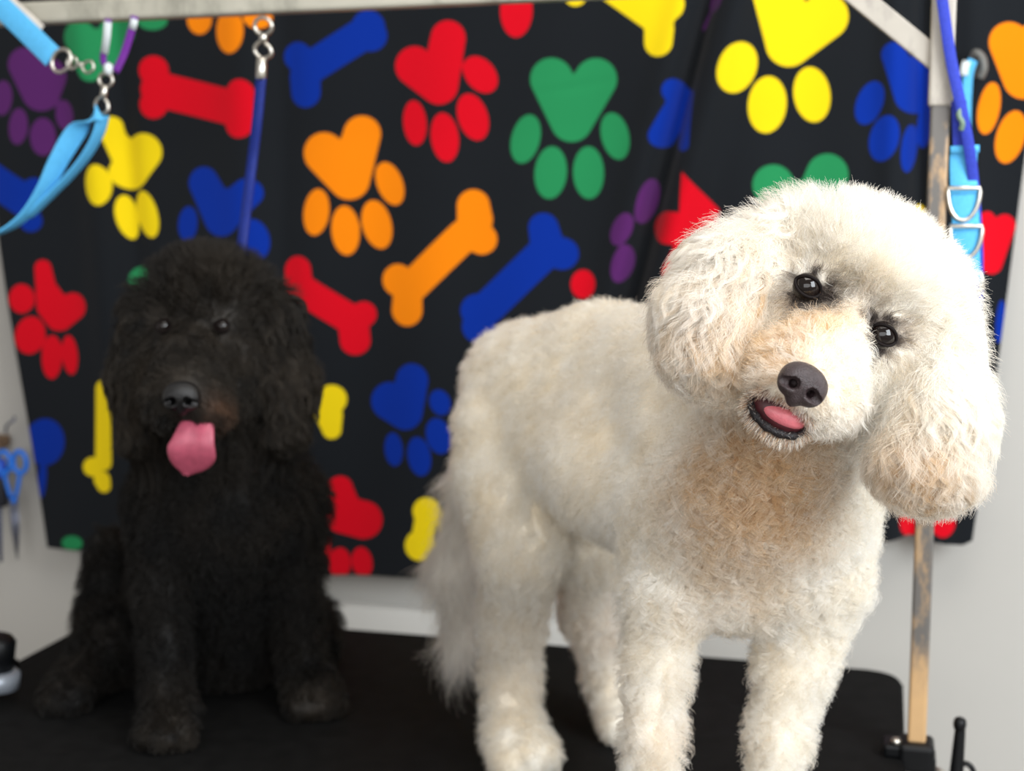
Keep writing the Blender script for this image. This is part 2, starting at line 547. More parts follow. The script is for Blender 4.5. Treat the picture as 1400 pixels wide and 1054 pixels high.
PRINT.append(('y', [('c', 150, 172, 165, 222, 13, 11), ('c', 193, 208, 175, 234, 26, 25), ('t', (150, 168), (193, 208), (170, 232)), ('c', 168, 224, 175, 234, 14, 25),
                    ('e', 138, 253, 16, 28, 84), ('e', 171, 297, 12.5, 31, 78), ('e', 198, 293, 15, 33, 75)]))
heart('p', (36, 88, 23), (71, 104, 23), (58, 126, 26), [(5, 134, 14, 24, 95), (27, 173, 13, 25, 95), (60, 187, 17, 26, 90), (90, 158, 13, 21, 85)])
heart('g', (114, 52, 22), (160, 42, 24), (128, 98, 14), [(208, 28, 20, 13, 90)])
E_('o', (273, 26, 18, 21, 90), (318, 43, 20, 31, 90), (355, 24, 17, 16, 90))
bone('r', (215, 122, 330, 150), 24, [(209, 96, 20), (208, 143, 19), (332, 128, 19), (331, 170, 19)])
bone('b', (425, 92, 498, 45), 22, [(406, 77, 20), (416, 105, 417, 126, 22, 21), (503, 36, 22), (506, 48, 22)])
heart('b', (279, 250, 22), (342, 264, 20), (306, 297, 26), [(256, 306, 14, 24, 95), (352, 327, 17, 28, 80)])
bone('b', (-40, 225, 38, 276), 22, [(48, 258, 15), (44, 302, 15)])
E_('g', (189, 382, 16, 17, 90)); E_('b', (62, 604, 28, 32, 95)); E_('b', (58, 655, 6, 26, 95)); E_('g', (102, 741, 15, 10, 90))
PRINT.append(('y', [('c', 146, 530, 146, 630, 11, 12), ('c', 130, 637, 131, 637, 13, 13), ('c', 144, 655, 146, 662, 12, 10)]))
heart('o', (1380, 58, 28), (1424, 52, 28), (1400, 106, 29), [(1352, 148, 15, 36, 101), (1382, 187, 19.5, 37, 106)])
heart('r', (1350, 300, 11), (1374, 308, 15), (1356, 360, 15))
E_('y', (1257, 294, 10, 14, 90)); E_('b', (1368, 440, 6, 30, 95))
E_('r', (1245, 714, 15, 21, 90), (1289, 711, 17, 22, 90))
# behind the dogs and above the picture
paw('p', 270, 430, .8, 20); gbone('g', 330, 640, .8, 40); paw('o', 265, 520, .6, -10); paw('p', 350, 730, .7, 10)
paw('y', 720, 560, .85, 20); gbone('r', 830, 480, .8, -35); paw('g', 830, 660, .85, -10); gbone('o', 700, 700, .8, 15)
paw('b', 960, 470, .9, 15); gbone('y', 1080, 420, .9, -40); paw('r', 1000, 640, .9, 0); paw('o', 1190, 400, .9, 10)
gbone('g', 1150, 560, .9, 30); paw('p', 1250, 560, .9, -15); paw('b', 1100, 700, .8, 20); gbone('b', 300, 620, .1, 0)
for i in range(10):
    (paw if i % 2 else gbone)('robgyp'[i % 6], 40 + 165 * i, -130 - 40 * (i % 3), .9, 37 * i % 90 - 40)
    (gbone if i % 2 else paw)('ygprbo'[i % 6], -10 + 165 * i, -300 - 30 * (i % 2), .9, 53 * i % 90 - 40)


def print_field(px, py):
    best = np.full(px.shape, 1e3)
    idx = np.zeros(px.shape, int)
    for ci, (col, pieces) in enumerate(PRINT):
        for pc in pieces:
            if pc[0] == 'e':
                _, cx, cy, rb, ra, deg = pc
                a = math.radians(deg)
                u = (px - cx) * math.cos(a) + (py - cy) * math.sin(a)
                v = -(px - cx) * math.sin(a) + (py - cy) * math.cos(a)
                k0 = np.sqrt((u / ra) ** 2 + (v / rb) ** 2) + 1e-9
                k1 = np.sqrt((u / ra ** 2) ** 2 + (v / rb ** 2) ** 2) + 1e-9
                dd = k0 * (k0 - 1) / k1
            elif pc[0] == 'c':
                _, x0, y0, x1, y1, r0, r1 = pc
                dx, dy = x1 - x0, y1 - y0
                t = np.clip(((px - x0) * dx + (py - y0) * dy) / (dx * dx + dy * dy), 0, 1)
                dd = np.hypot(px - x0 - t * dx, py - y0 - t * dy) - (r0 + (r1 - r0) * t)
            else:
                pts = [np.array(q, float) for q in pc[1:]]
                if np.cross(pts[1] - pts[0], pts[2] - pts[0]) < 0:
                    pts = pts[::-1]
                dd = np.full(px.shape, -1e3)
                for k in range(3):
                    e = pts[(k + 1) % 3] - pts[k]
                    n = np.array([e[1], -e[0]]) / np.hypot(*e)
                    dd = np.maximum(dd, (px - pts[k][0]) * n[0] + (py - pts[k][1]) * n[1])
            m = dd < best
            best[m] = dd[m]
            idx[m] = ci
    return best, idx


M_CLOTH = bpy.data.materials.new('printed_black_cloth')
M_CLOTH.use_nodes = True
nt = M_CLOTH.node_tree
pb = nt.nodes['Principled BSDF']
pb.inputs['Roughness'].default_value = 0.85
pb.inputs['Specular IOR Level'].default_value = 0.12
pb.inputs['Sheen Weight'].default_value = 0.06
a1 = nt.nodes.new('ShaderNodeAttribute'); a1.attribute_name = 'ink_edge'
a2 = nt.nodes.new('ShaderNodeAttribute'); a2.attribute_name = 'ink_colour'
mr = nt.nodes.new('ShaderNodeMapRange')
mr.inputs['From Min'].default_value = 0.8
mr.inputs['From Max'].default_value = -0.8
nt.links.new(a1.outputs['Fac'], mr.inputs['Value'])
mx = nt.nodes.new('ShaderNodeMixRGB')
mx.inputs['Color1'].default_value = (*s2l((21, 24, 28)), 1)
nt.links.new(mr.outputs['Result'], mx.inputs['Fac'])
nt.links.new(a2.outputs['Color'], mx.inputs['Color2'])
nt.links.new(mx.outputs['Color'], pb.inputs['Base Color'])
wv = nt.nodes.new('ShaderNodeTexNoise'); wv.inputs['Scale'].default_value = 900
bp = nt.nodes.new('ShaderNodeBump'); bp.inputs['Strength'].default_value = 0.15; bp.inputs['Distance'].default_value = 0.001
nt.links.new(wv.outputs['Fac'], bp.inputs['Height']); nt.links.new(bp.outputs['Normal'], pb.inputs['Normal'])


def build_cloth():
    off = WALL_OFF - 0.050
    NU, NV = 400, 330
    v = np.linspace(0, 1, NV)
    ytop = -420.0
    left = lambda y: np.interp(y, [-420, 0, 330, 745, 900], [-45, -32, 0, 65, 90])
    right = lambda y: np.interp(y, [-420, 0, 230, 500, 745, 900], [1470, 1432, 1400, 1365, 1328, 1310])
    U, V = np.meshgrid(np.linspace(0, 1, NU), v)
    bot = np.interp(U, [0, .04, .28, .4, .6, .8, .93, .97, .99, 1], [748, 752, 785, 791, 790, 765, 733, 742, 744, 738])
    PY = ytop + (bot - ytop) * V
    PX = left(PY) + (right(PY) - left(PY)) * U
    r = np.stack([(PX - 700) / FPX, CP + (527 - PY) / FPX * SP, -SP + (527 - PY) / FPX * CP], -1)
    t = (off - np.dot(CAMV - CORNER, TY)) / (r @ TY)
    pos = CAMV + r * t[..., None]
    sd, idx = print_field(PX, PY)
    # folds: depth towards the room
    hang = np.clip((PY + 420) / 1100, 0, 1)
    d = 0.006 * np.sin(PX / 47 + 0.4 * np.sin(PY / 160)) * hang + 0.004 * np.sin(PX / 23 + PY / 300) * hang
    d += 0.0025 * np.sin(PY / 55 + PX / 210) * (1 - hang)
    fold = 975 - 0.26 * PY
    d += -0.034 * np.exp(-((PX - fold + 6) / (10 + .012 * np.clip(PY, 0, 700))) ** 2) + 0.022 * np.exp(-((PX - fold - 34) / 26) ** 2)
    d += 0.010 * np.exp(-((PX - fold + 40) / 22) ** 2)
    d += -0.020 * np.exp(-((PX - 1262 + .02 * PY) / 12) ** 2) + 0.014 * np.exp(-((PX - 1225 + .02 * PY) / 22) ** 2)
    d += 0.015 * np.exp(-((PX - 110 - .10 * PY) / 26) ** 2) - 0.014 * np.exp(-((PX - 150 - .08 * PY) / 20) ** 2)
    d += 0.010 * np.exp(-((PX - 330 - .03 * PY) / 30) ** 2) - 0.008 * np.exp(-((PX - 385) / 22) ** 2)
    d += 0.006 * np.exp(-((PX - 1330) / 18) ** 2)
    d += 0.0012 * np.sin(PY / 7.0 + PX * .04) * np.exp(-((PY - 118 + .1 * (PX - 780)) / 10) ** 2) * np.exp(-((PX - 785) / 60) ** 2)
    d = np.maximum(d, -0.040)
    pos = pos - TY * d[..., None]
    n = NU * NV
    verts = pos.reshape(-1, 3)
    back = verts + TY * 0.0012
    ii = np.arange(n).reshape(NV, NU)
    q = np.stack([ii[:-1, :-1], ii[1:, :-1], ii[1:, 1:], ii[:-1, 1:]], -1).reshape(-1, 4)
    faces = np.concatenate([q, q[:, ::-1] + n])
    bd = np.concatenate([ii[0, :], ii[1:, -1], ii[-1, -2::-1], ii[-2:0:-1, 0]])
    b2 = np.roll(bd, -1)
    faces = np.concatenate([faces, np.stack([bd, b2, b2 + n, bd + n], -1)])
    me = bpy.data.meshes.new('printed_cloth')
    me.from_pydata(np.concatenate([verts, back]), [], faces.tolist())
    me.polygons.foreach_set('use_smooth', np.ones(len(me.polygons), dtype=bool))
    at = me.attributes.new('ink_edge', 'FLOAT', 'POINT')
    at.data.foreach_set('value', np.concatenate([sd.ravel(), sd.ravel()]).astype(np.float32))
    cols = np.array([s2l(INK[c]) + (1.0,) for c, _ in PRINT], dtype=np.float32)[idx.ravel()]
    at = me.attributes.new('ink_colour', 'FLOAT_COLOR', 'POINT')
    at.data.foreach_set('color', np.concatenate([cols, cols]).ravel())
    me.materials.append(M_CLOTH)
    o = link(bpy.data.objects.new('printed_cloth', me))
    return tag(o, 'black cloth printed with colourful paw prints and bones hanging on the wall', 'cloth')


build_cloth()

# ---------------------------------------------------------------- leads, collar and tools
RIGHT = TX


def bp_(px, py, fwd=0.0):
    return on_plane(px, py, PB - fwd)


def snap_hook(parent, top, bot, w=0.010, name='snap_hook'):
    """swivel snap: eye at top, barrel, hook loop at the bottom"""
    top, bot = np.asarray(top), np.asarray(bot)
    d = unit(bot - top)
    L = float(np.linalg.norm(bot - top))
    s = unit(np.cross(d, TY))
    vs, fs = [], []

    def add(v, f):
        n = len(vs)
        vs.extend(v)
        fs.extend(tuple(i + n for i in q) for q in f)
    add(*sweep(ring_path(top + d * w * .8, s, d, w * .9, w * .8, 20), w * .2, 8, True))
    add(*sweep([top + d * w * 1.5, top + d * w * 1.6, top + d * L * .55, top + d * L * .6], [w * .25, w * .42, w * .42, w * .3], 12))
    hp = [top + d * L * .55 - s * w * .1, top + d * L * .68 - s * w * .75, top + d * L * .85 - s * w * .85, bot - s * w * .1,
          top + d * L * .9 + s * w * .8, top + d * L * .72 + s * w * .7, top + d * L * .62 + s * w * .2]
    add(*sweep(smooth_path(hp, 5), w * .2, 8))
    return mesh_obj(name, vs, fs, M_STEEL, parent)


# light blue lead pulled off to the upper left, hooked on a brass-coloured snap
o = thing('leash', 'wide light blue lead stretched over the overhead bar at upper left', 'leash', bp_(20, 20, .03), 'light blue leads on the frame')
vs, fs = ribbon(smooth_path([bp_(-90, -75, .03), bp_(-40, -30, .03), bp_(15, 22, .03), bp_(72, 78, .03)], 6), unit(RIGHT * .72 + ZAX * .7), .0285, .0025)
st = mesh_obj('strap', vs, fs, M_LBLUE, o)
vs, fs = ribbon([bp_(-60, -52, .0275), bp_(18, 20, .0275), bp_(50, 50, .0275)], unit(RIGHT * .72 + ZAX * .7), .034, .0015)
mesh_obj('strap_backing', vs, fs, mat('white_leather_backing', (205, 196, 184), .6), st)
vs, fs = sweep(ring_path(bp_(84, 83, .03), unit(RIGHT * .75 - ZAX * .6), unit(RIGHT * .6 + ZAX * .75), .012, .015), .0024, 8, True)
mesh_obj('ring', vs, fs, M_STEEL, o)
snap_hook(o, bp_(92, 84, .03), bp_(128, 93, .03), .0085)

# purple loop hanging from the bar, with its snap
o = thing('grooming_loop', 'purple and white looped tie hanging from the bar with a snap hook', 'leash', bp_(148, 95, .005))
vs, fs = ribbon(smooth_path([bp_(148, 26, .014), bp_(146, 50, .010), bp_(141, 80, .006), bp_(148, 95, .004)], 6), RIGHT, .0085, .002)
lp = mesh_obj('strap', vs, fs, M_PURPLE, o)
vs, fs = ribbon([bp_(147.5, 30, .0155), bp_(146, 50, .0125), bp_(143, 73, .0095)], RIGHT, .0095, .002)
mesh_obj('sleeve', vs, fs, M_CLEAR, lp)
vs, fs = ribbon(smooth_path([bp_(184, 22, .014), bp_(180, 40, .012), bp_(170, 72, .006), bp_(158, 98, .004)], 6), unit(RIGHT + ZAX * .4), .0095, .002)
lp = mesh_obj('strap', vs, fs, M_PURPLE, o)
vs, fs = ribbon([bp_(184, 26, .0155), bp_(181, 40, .0135)], RIGHT, .009, .002)
mesh_obj('sleeve', vs, fs, M_CLEAR, lp)
vs, fs = sweep([bp_(148, 86, .005), bp_(148, 90, .005), bp_(148, 98, .005), bp_(147, 102, .005)], [.003, .006, .006, .003], 12)
mesh_obj('bead', vs, fs, M_CLEAR, o)
snap_hook(o, bp_(146, 100, .005), bp_(138, 156, .005), .0105)

# light blue looped lead swinging down to the lower left from that snap
o = thing('leash', 'light blue looped lead drooping to the lower left from the snap hook', 'leash', bp_(136, 152, .01), 'light blue leads on the frame')
path = smooth_path([bp_(136, 153, .012), bp_(106, 178, .012), bp_(82, 216, .014), bp_(62, 256, .016), bp_(36, 293, .02), (bp_(2, 317, .03)), bp_(-45, 330, .04)], 6)
n = len(path)
tw = np.linspace(0, 1, n)
side = np.array([unit((RIGHT * .8 + ZAX * .55) * (1 - .82 * min(1, a * 1.25)) + TY * .95 * min(1, a * 1.25)) for a in tw])
vs, fs = ribbon(path, side, .026, .0025)
mesh_obj('strap', vs, fs, M_LBLUE, o)
path = smooth_path([bp_(141, 158, .004), bp_(134, 184, .002), bp_(117, 214, .0), bp_(94, 242, .0), bp_(70, 266, .004), bp_(38, 297, .012)], 6)
tw = np.linspace(0, 1, len(path))
side = np.array([unit((RIGHT * .8 + ZAX * .55) * (.25 - .12 * a) + TY * (.8 + .2 * a)) for a in tw])
vs, fs = ribbon(path, side, .022, .0025)
mesh_obj('strap', vs, fs, M_LBLUE, o)

# dark blue lead with a snap, from the bar to the black dog
o = thing('leash', 'dark blue lead with metal snap running from the bar to the black dog', 'leash', bp_(358, 40))
snap_hook(o, bp_(360, 24, .014), bp_(360, 26, .014) + (bp_(360, 80, .006) - bp_(360, 26, .014)), .0125)
vs, fs = sweep([bp_(358, 78, .006), bp_(358, 81, .006), bp_(357, 106, .006), bp_(357, 109, .006)], [.004, .0065, .0065, .005], 12)
mesh_obj('ferrule', vs, fs, M_STEEL, o)
vs, fs = ribbon(smooth_path([bp_(357, 104, .006), bp_(352, 160, .004), bp_(343, 235, .0), P(332, 325, 1.76), P(322, 420, 1.775)], 6), RIGHT, .0125, .005)
mesh_obj('strap', vs, fs, M_NAVY, o)

# indigo lead over the right post
o = thing('leash', 'narrow indigo lead hanging down beside the tan post', 'leash', bp_(1320, 200, .03))
vs, fs = ribbon(smooth_path([bp_(1280, -60, .026), bp_(1288, -2, .024), bp_(1300, 80, .022), bp_(1315, 150, .022), bp_(1327, 215, .014), bp_(1334, 290, .0), bp_(1337, 370, -.01), bp_(1333, 470, -.014), bp_(1326, 560, -.015)], 6),
                RIGHT, .0118, .003)
mesh_obj('strap', vs, fs, M_INDIGO, o)
vs, fs = ribbon(smooth_path([bp_(1311, 138, .012), bp_(1312, 160, .012), bp_(1313, 190, .010), bp_(1314, 205, .008)], 5), RIGHT, .016, .003)
mesh_obj('strap', vs, fs, M_INDIGO, o)
vs, fs = sweep(smooth_path([bp_(1313, 146, .020), bp_(1311, 158, .022), bp_(1316, 168, .022), bp_(1314, 178, .020)], 5), .0032, 8)
mesh_obj('clip', vs, fs, mat('green_grey_clip', (104, 128, 112), .45), o)

# light blue collar with D-rings hanging from the lead
o = thing('dog_collar', 'light blue collar with metal D rings hanging beside the post', 'collar', bp_(1320, 300))
vs, fs = ribbon(smooth_path([bp_(1318, 200, .004), bp_(1317, 225, .006), bp_(1318, 262, .008), bp_(1320, 300, .008), bp_(1321, 345, .007), bp_(1322, 388, .002)], 6), RIGHT,
                .0285, .0045)
st = mesh_obj('strap', vs, fs, M_LBLUE, o)
for y, ww in ((262, .031), (312, .0315), (206, .030)):
    vs, fs = ribbon([bp_(1319, y - 7, .0085), bp_(1319, y + 3, .0085)], RIGHT, ww, .006)
    mesh_obj('keeper', vs, fs, M_LBLUE, st)
for (cx, cy) in ((1318, 262), (1321, 314)):
    c = bp_(cx, cy, .012)
    arc = [c + RIGHT * .0165 * math.cos(t) - ZAX * (.031 * math.sin(t)) for t in np.linspace(0, math.pi, 17)]
    pts = [c - RIGHT * .0165 + ZAX * .004] + [c + RIGHT * .0165 + ZAX * .004] + arc
    vs, fs = sweep(np.array(pts), .0024, 8, True)
    mesh_obj('d_ring', vs, fs, M_STEEL, o)
vs, fs = sweep(ring_path(bp_(1326, 385, .003), RIGHT, ZAX, .013, .016), .0024, 8, True)
mesh_obj('ring', vs, fs, M_STEEL, o)

# grey wall hook with a folded light blue strap behind the lead
o = thing('wall_hook', 'small grey hook on the printed cloth behind the indigo lead', 'hook', on_plane(1336, 95, WALL_OFF - .07))
hk = lambda px, py, f=0.0: on_plane(px, py, WALL_OFF - .075 - f)
vs, fs = sweep(smooth_path([hk(1328, 84), hk(1334, 72, .01), hk(1343, 80, .014), hk(1345, 94, .014), hk(1340, 106, .01)], 6), .0052, 10)
mesh_obj('hook', vs, fs, M_HOOKGREY, o)
vs, fs = sweep([hk(1332, 92, .004), hk(1332, 92, -.002), hk(1332, 92, -.03)], [.012, .014, .014], 16)
mesh_obj('base', vs, fs, M_HOOKGREY, o)
o = thing('leash', 'short light blue strap end hanging from the grey hook', 'leash', hk(1324, 110))
vs, fs = ribbon(smooth_path([hk(1330, 82, .018), hk(1324, 100, .02), hk(1322, 125, .018), hk(1321, 150, .016), hk(1320, 200, .012)], 5), unit(RIGHT + TY * .6), .014, .003)
mesh_obj('strap', vs, fs, M_LBLUE, o)
vs, fs = ribbon(smooth_path([hk(1322, 84, .025), hk(1319, 92, .026), hk(1318, 103, .025)], 5), RIGHT, .010, .003)
mesh_obj('white_tab', vs, fs, M_CLEAR, o)

# tools on a small rack at the left edge
tk = lambda px, py, f=0.0: on_plane(px, py, WALL_OFF - .03 - f)
o = thing('tool_rack', 'brown wooden tool rack with metal hook at left picture edge', 'rack', tk(-20, 612))
bm = bmesh.new()
c = tk(-38, 602, -.004)
bm_box(bm, c, TX, TY, ZAX, .125, .035, .020, .003, 2)
bm_obj('rail', bm, M_WOOD, o)
vs, fs = sweep(smooth_path([tk(8, 592, .02), tk(9, 582, .025), tk(14, 578, .03), tk(19, 574, .03), tk(20, 570, .025)], 5), .0022, 8)
mesh_obj('hook', vs, fs, M_BLADE, o)


def scissors(label, x, y, s, hmat, two=True):
    o = thing('grooming_scissors', label, 'scissors', tk(x, y, .02), 'scissors on the tool rack')
    for k, sx in enumerate((-1, 1)):
        b = tk(x + sx * 3 * s, y + 40 * s, .022 + .003 * k)
        tip = tk(x + 6 * s, y + 125 * s, .022 + .002 * k)
        mid = b * .5 + tip * .5 + RIGHT * sx * .002
        vs, fs = ribbon(np.array([b, mid, tip]), RIGHT, np.array([.009, .0075, .0012]) * s, .0016)
        bl = mesh_obj('blade', vs, fs, M_BLADE, o)
        c = tk(x - 2 * s + sx * 11 * s, y - 8 * s, .022)
        vs, fs = sweep(ring_path(c, RIGHT, ZAX, .0125 * s, .018 * s, 24), .0042 * s, 10, True)
        h = mesh_obj('handle', vs, fs, hmat, o)
        vs, fs = sweep(smooth_path([c - ZAX * .017 * s, (c - ZAX * .017 * s) * .5 + b * .5 + RIGHT * sx * .001, b], 5), .0036 * s, 8)
        mesh_obj('shank', vs, fs, hmat if two else M_WOOD, h)
    vs, fs = sweep([tk(x + 1 * s, y + 44 * s, .018), tk(x + 1 * s, y + 44 * s, .028)], .0052 * s, 12)
    mesh_obj('pivot_screw', vs, fs, M_TOOLBLUE, o)


scissors('blue handled grooming scissors with blades pointing down on the tool rack', 18, 640, 1.0, M_TOOLBLUE)
o = thing('slicker_brush', 'dark blue and black brush hanging beside the blue scissors', 'brush', tk(-8, 640))
bm = bmesh.new()
bm_box(bm, tk(-8, 668, .012), TX, TY, ZAX, .050, .018, .062, .008, 3)
bm_obj('head', bm, M_TOOLDARK, o, True)
bm = bmesh.new()
bm_box(bm, tk(-8, 640, .016), TX, TY, ZAX, .044, .014, .034, .006, 3)
bm_obj('pad', bm, mat('royal_blue_plastic', (30, 80, 200), .4), o, True)
vs, fs = sweep([tk(-3, 690, .012), tk(-1, 730, .012), tk(1, 768, .012)], [.007, .005, .003], 10)
mesh_obj('handle', vs, fs, mat('slate_handle', (70, 76, 100), .4), o)

# ---------------------------------------------------------------- animals: smooth bodies and fur
class Body:
    """union of tapered limbs and ellipsoids, blended smoothly; radii are measured to the outside of the coat"""

    def __init__(self, k=0.007):
        self.k = k
        self.prims = []

    def cone(self, a, b, ra, rb, **at):
        self.prims.append(dict(t='c', a=np.asarray(a, np.float32), b=np.asarray(b, np.float32), ra=ra, rb=rb, **at))

    def ell(self, c, R, rad, **at):
        self.prims.append(dict(t='e', c=np.asarray(c, np.float32), R=np.asarray(R, np.float32), r=np.asarray(rad, np.float32), **at))

    def dist(self, p, pr, skin):
        off = pr['off'] if skin else 0.0
        if pr['t'] == 'c':
            ab = pr['b'] - pr['a']
            l2 = float(ab @ ab) + 1e-12
            t = np.clip((p - pr['a']) @ ab / l2, 0, 1)
            q = p - pr['a'] - t[:, None] * ab
            return np.sqrt((q * q).sum(1)) - (pr['ra'] - off + (pr['rb'] - pr['ra']) * t)
        r = np.maximum(pr['r'] - off, 0.004)
        q = (p - pr['c']) @ pr['R'].T
        k0 = np.sqrt(((q / r) ** 2).sum(1)) + 1e-9
        k1 = np.sqrt(((q / r ** 2) ** 2).sum(1)) + 1e-9
        return k0 * (k0 - 1) / k1

    def boxes(self):
        if not hasattr(self, '_bx'):
            lo, hi = [], []
            for pr in self.prims:
                if pr['t'] == 'c':
                    r = max(pr['ra'], pr['rb'])
                    lo.append(np.minimum(pr['a'], pr['b']) - r); hi.append(np.maximum(pr['a'], pr['b']) + r)
                else:
                    r = float(max(pr['r']))
                    lo.append(pr['c'] - r); hi.append(pr['c'] + r)
            self._bx = np.array(lo), np.array(hi)
        return self._bx

    def chunks(self, p, margin, size=6000):
        """spatially sorted pieces of p, each with the limbs near it"""
        lo, hi = self.boxes()
        cell = np.floor(p / 0.06).astype(np.int64)
        order = np.argsort(cell[:, 0] * 1000003 + cell[:, 1] * 1009 + cell[:, 2], kind='stable')
        for i in range(0, len(p), size):
            ix = order[i:i + size]
            q = p[ix]
            a, b = q.min(0) - margin, q.max(0) + margin
            near = np.where(((lo <= b) & (hi >= a)).all(1))[0]
            yield ix, q, [self.prims[j] for j in near]

    def eval(self, p, skin=True, floor=True):
        p = np.asarray(p, np.float32)
        d = np.empty(len(p))
        for ix, q, prims in self.chunks(p, 0.045):
            s = np.zeros(len(q))
            for pr in prims:
                s += np.exp(np.clip(-self.dist(q, pr, skin) / self.k, -60, 60))
            d[ix] = np.minimum(-self.k * np.log(np.maximum(s, 1e-30)), 0.045)
        for c in getattr(self, 'cuts', ()):
            d = np.maximum(d, -self.dist(p, c, False))
        if floor:
            d = np.maximum(d, (TABLE_Z + 0.001) - p[:, 2])
        return d

    def normal(self, p, h=0.003):
        g = np.zeros((len(p), 3))
        for i in range(3):
            e = np.zeros(3); e[i] = h
            g[:, i] = self.eval(p + e) - self.eval(p - e)
        return g / (np.linalg.norm(g, axis=1)[:, None] + 1e-9)

    def attr(self, p, names, k=0.010):
        p = np.asarray(p, np.float32)
        out = {n: np.zeros((len(p), 3) if np.ndim(self.prims[0][n]) else len(p)) for n in names}
        for ix, q, prims in self.chunks(p, 0.10):
            prims = prims or self.prims
            ds = [self.dist(q, pr, True) for pr in prims]
            dm = np.min(ds, axis=0)
            ws = [np.exp(-np.clip((dd - dm) / k, 0, 60)) for dd in ds]
            W = np.sum(ws, axis=0)
            for n in names:
                if out[n].ndim > 1:
                    out[n][ix] = sum(w[:, None] * np.asarray(pr[n], float) for w, pr in zip(ws, prims)) / W[:, None]
                else:
                    out[n][ix] = sum(w * pr[n] for w, pr in zip(ws, prims)) / W
        return out


def surface_net(fn, lo, hi, h):
    """naive surface nets of fn(points) = 0 on a grid of step h"""
    lo, hi = np.asarray(lo, float), np.asarray(hi, float)
    n = np.ceil((hi - lo) / h).astype(int) + 1
    ax = [lo[i] + h * np.arange(n[i]) for i in range(3)]
    st = 4
    cx = [x[::st] for x in ax]
    G = np.stack(np.meshgrid(*cx, indexing='ij'), -1)
    Vc = fn(G.reshape(-1, 3)).reshape(G.shape[:3])
    V = Vc
    for i in range(3):
        V = np.repeat(V, st, axis=i)
    pad = [(0, max(0, n[i] - V.shape[i])) for i in range(3)]
    V = np.pad(V, pad, mode='edge')[:n[0], :n[1], :n[2]].astype(np.float32)
    near = np.argwhere(np.abs(V) < 9 * h)
    V[near[:, 0], near[:, 1], near[:, 2]] = fn(lo + h * near)
    S = V < 0
    c = [slice(0, -1), slice(1, None)]
    cnt = np.zeros(n - 1, np.int16)
    acc = np.zeros((*(n - 1), 3), np.float32)
    for axis in range(3):
        for u in (0, 1):
            for v in (0, 1):
                o0 = [0, 0, 0]; o0[(axis + 1) % 3] = u; o0[(axis + 2) % 3] = v
                o1 = list(o0); o1[axis] = 1
                A = V[c[o0[0]], c[o0[1]], c[o0[2]]]
                B = V[c[o1[0]], c[o1[1]], c[o1[2]]]
                m = (A < 0) != (B < 0)
                t = A[m] / (A[m] - B[m])
                q = np.tile(np.array(o0, np.float32), (m.sum(), 1))
                q[:, axis] = t
                acc[m] += q
                cnt += m
    act = cnt > 0
    idx = np.full(n - 1, -1, np.int64)
    idx[act] = np.arange(act.sum())
    ijk = np.argwhere(act)
    verts = lo + h * (ijk + acc[act] / cnt[act][:, None])
    faces = []
    for axis in range(3):
        a, b = (axis + 1) % 3, (axis + 2) % 3
        s0 = [slice(None)] * 3; s1 = [slice(None)] * 3
        s0[axis], s1[axis] = slice(0, -1), slice(1, None)
        A, B = S[tuple(s0)], S[tuple(s1)]
        for inside_first in (True, False):
            m = (A & ~B) if inside_first else (~A & B)
            e = np.argwhere(m)
            e = e[(e[:, a] > 0) & (e[:, b] > 0) & (e[:, a] < n[a] - 1) & (e[:, b] < n[b] - 1)]
            if not len(e):
                continue
            def cell(da, db):
                f = e.copy(); f[:, a] -= da; f[:, b] -= db
                return idx[f[:, 0], f[:, 1], f[:, 2]]
            q = np.stack([cell(1, 1), cell(0, 1), cell(0, 0), cell(1, 0)], 1)
            faces.append(q if inside_first else q[:, ::-1])
    return verts, np.concatenate(faces)


def np_mesh(name, verts, faces, material, parent, colors=None):
    me = bpy.data.meshes.new(name)
    me.from_pydata(np.asarray(verts, float), [], np.asarray(faces).tolist())
    me.polygons.foreach_set('use_smooth', np.ones(len(me.polygons), dtype=bool))
    if colors is not None:
        at = me.attributes.new('coat_colour', 'FLOAT_COLOR', 'POINT')
        at.data.foreach_set('color', np.concatenate([colors, np.ones((len(colors), 1))], 1).astype(np.float32).ravel())
    me.materials.append(material)
    return link(bpy.data.objects.new(name, me), parent)


_ND = [(unit(RNG.normal(size=3)), RNG.uniform(0, 6.28)) for _ in range(24)]


def noise(p, wl):
    """smooth 3-D noise of mean 0 and about unit spread, wavelength wl"""
    s = 0
    for i, (d, ph) in enumerate(_ND):
        s = s + np.sin(p @ d * (2 * math.pi / wl) * (0.7 + 0.6 * (i / 24)) + ph)
    return s / math.sqrt(12)


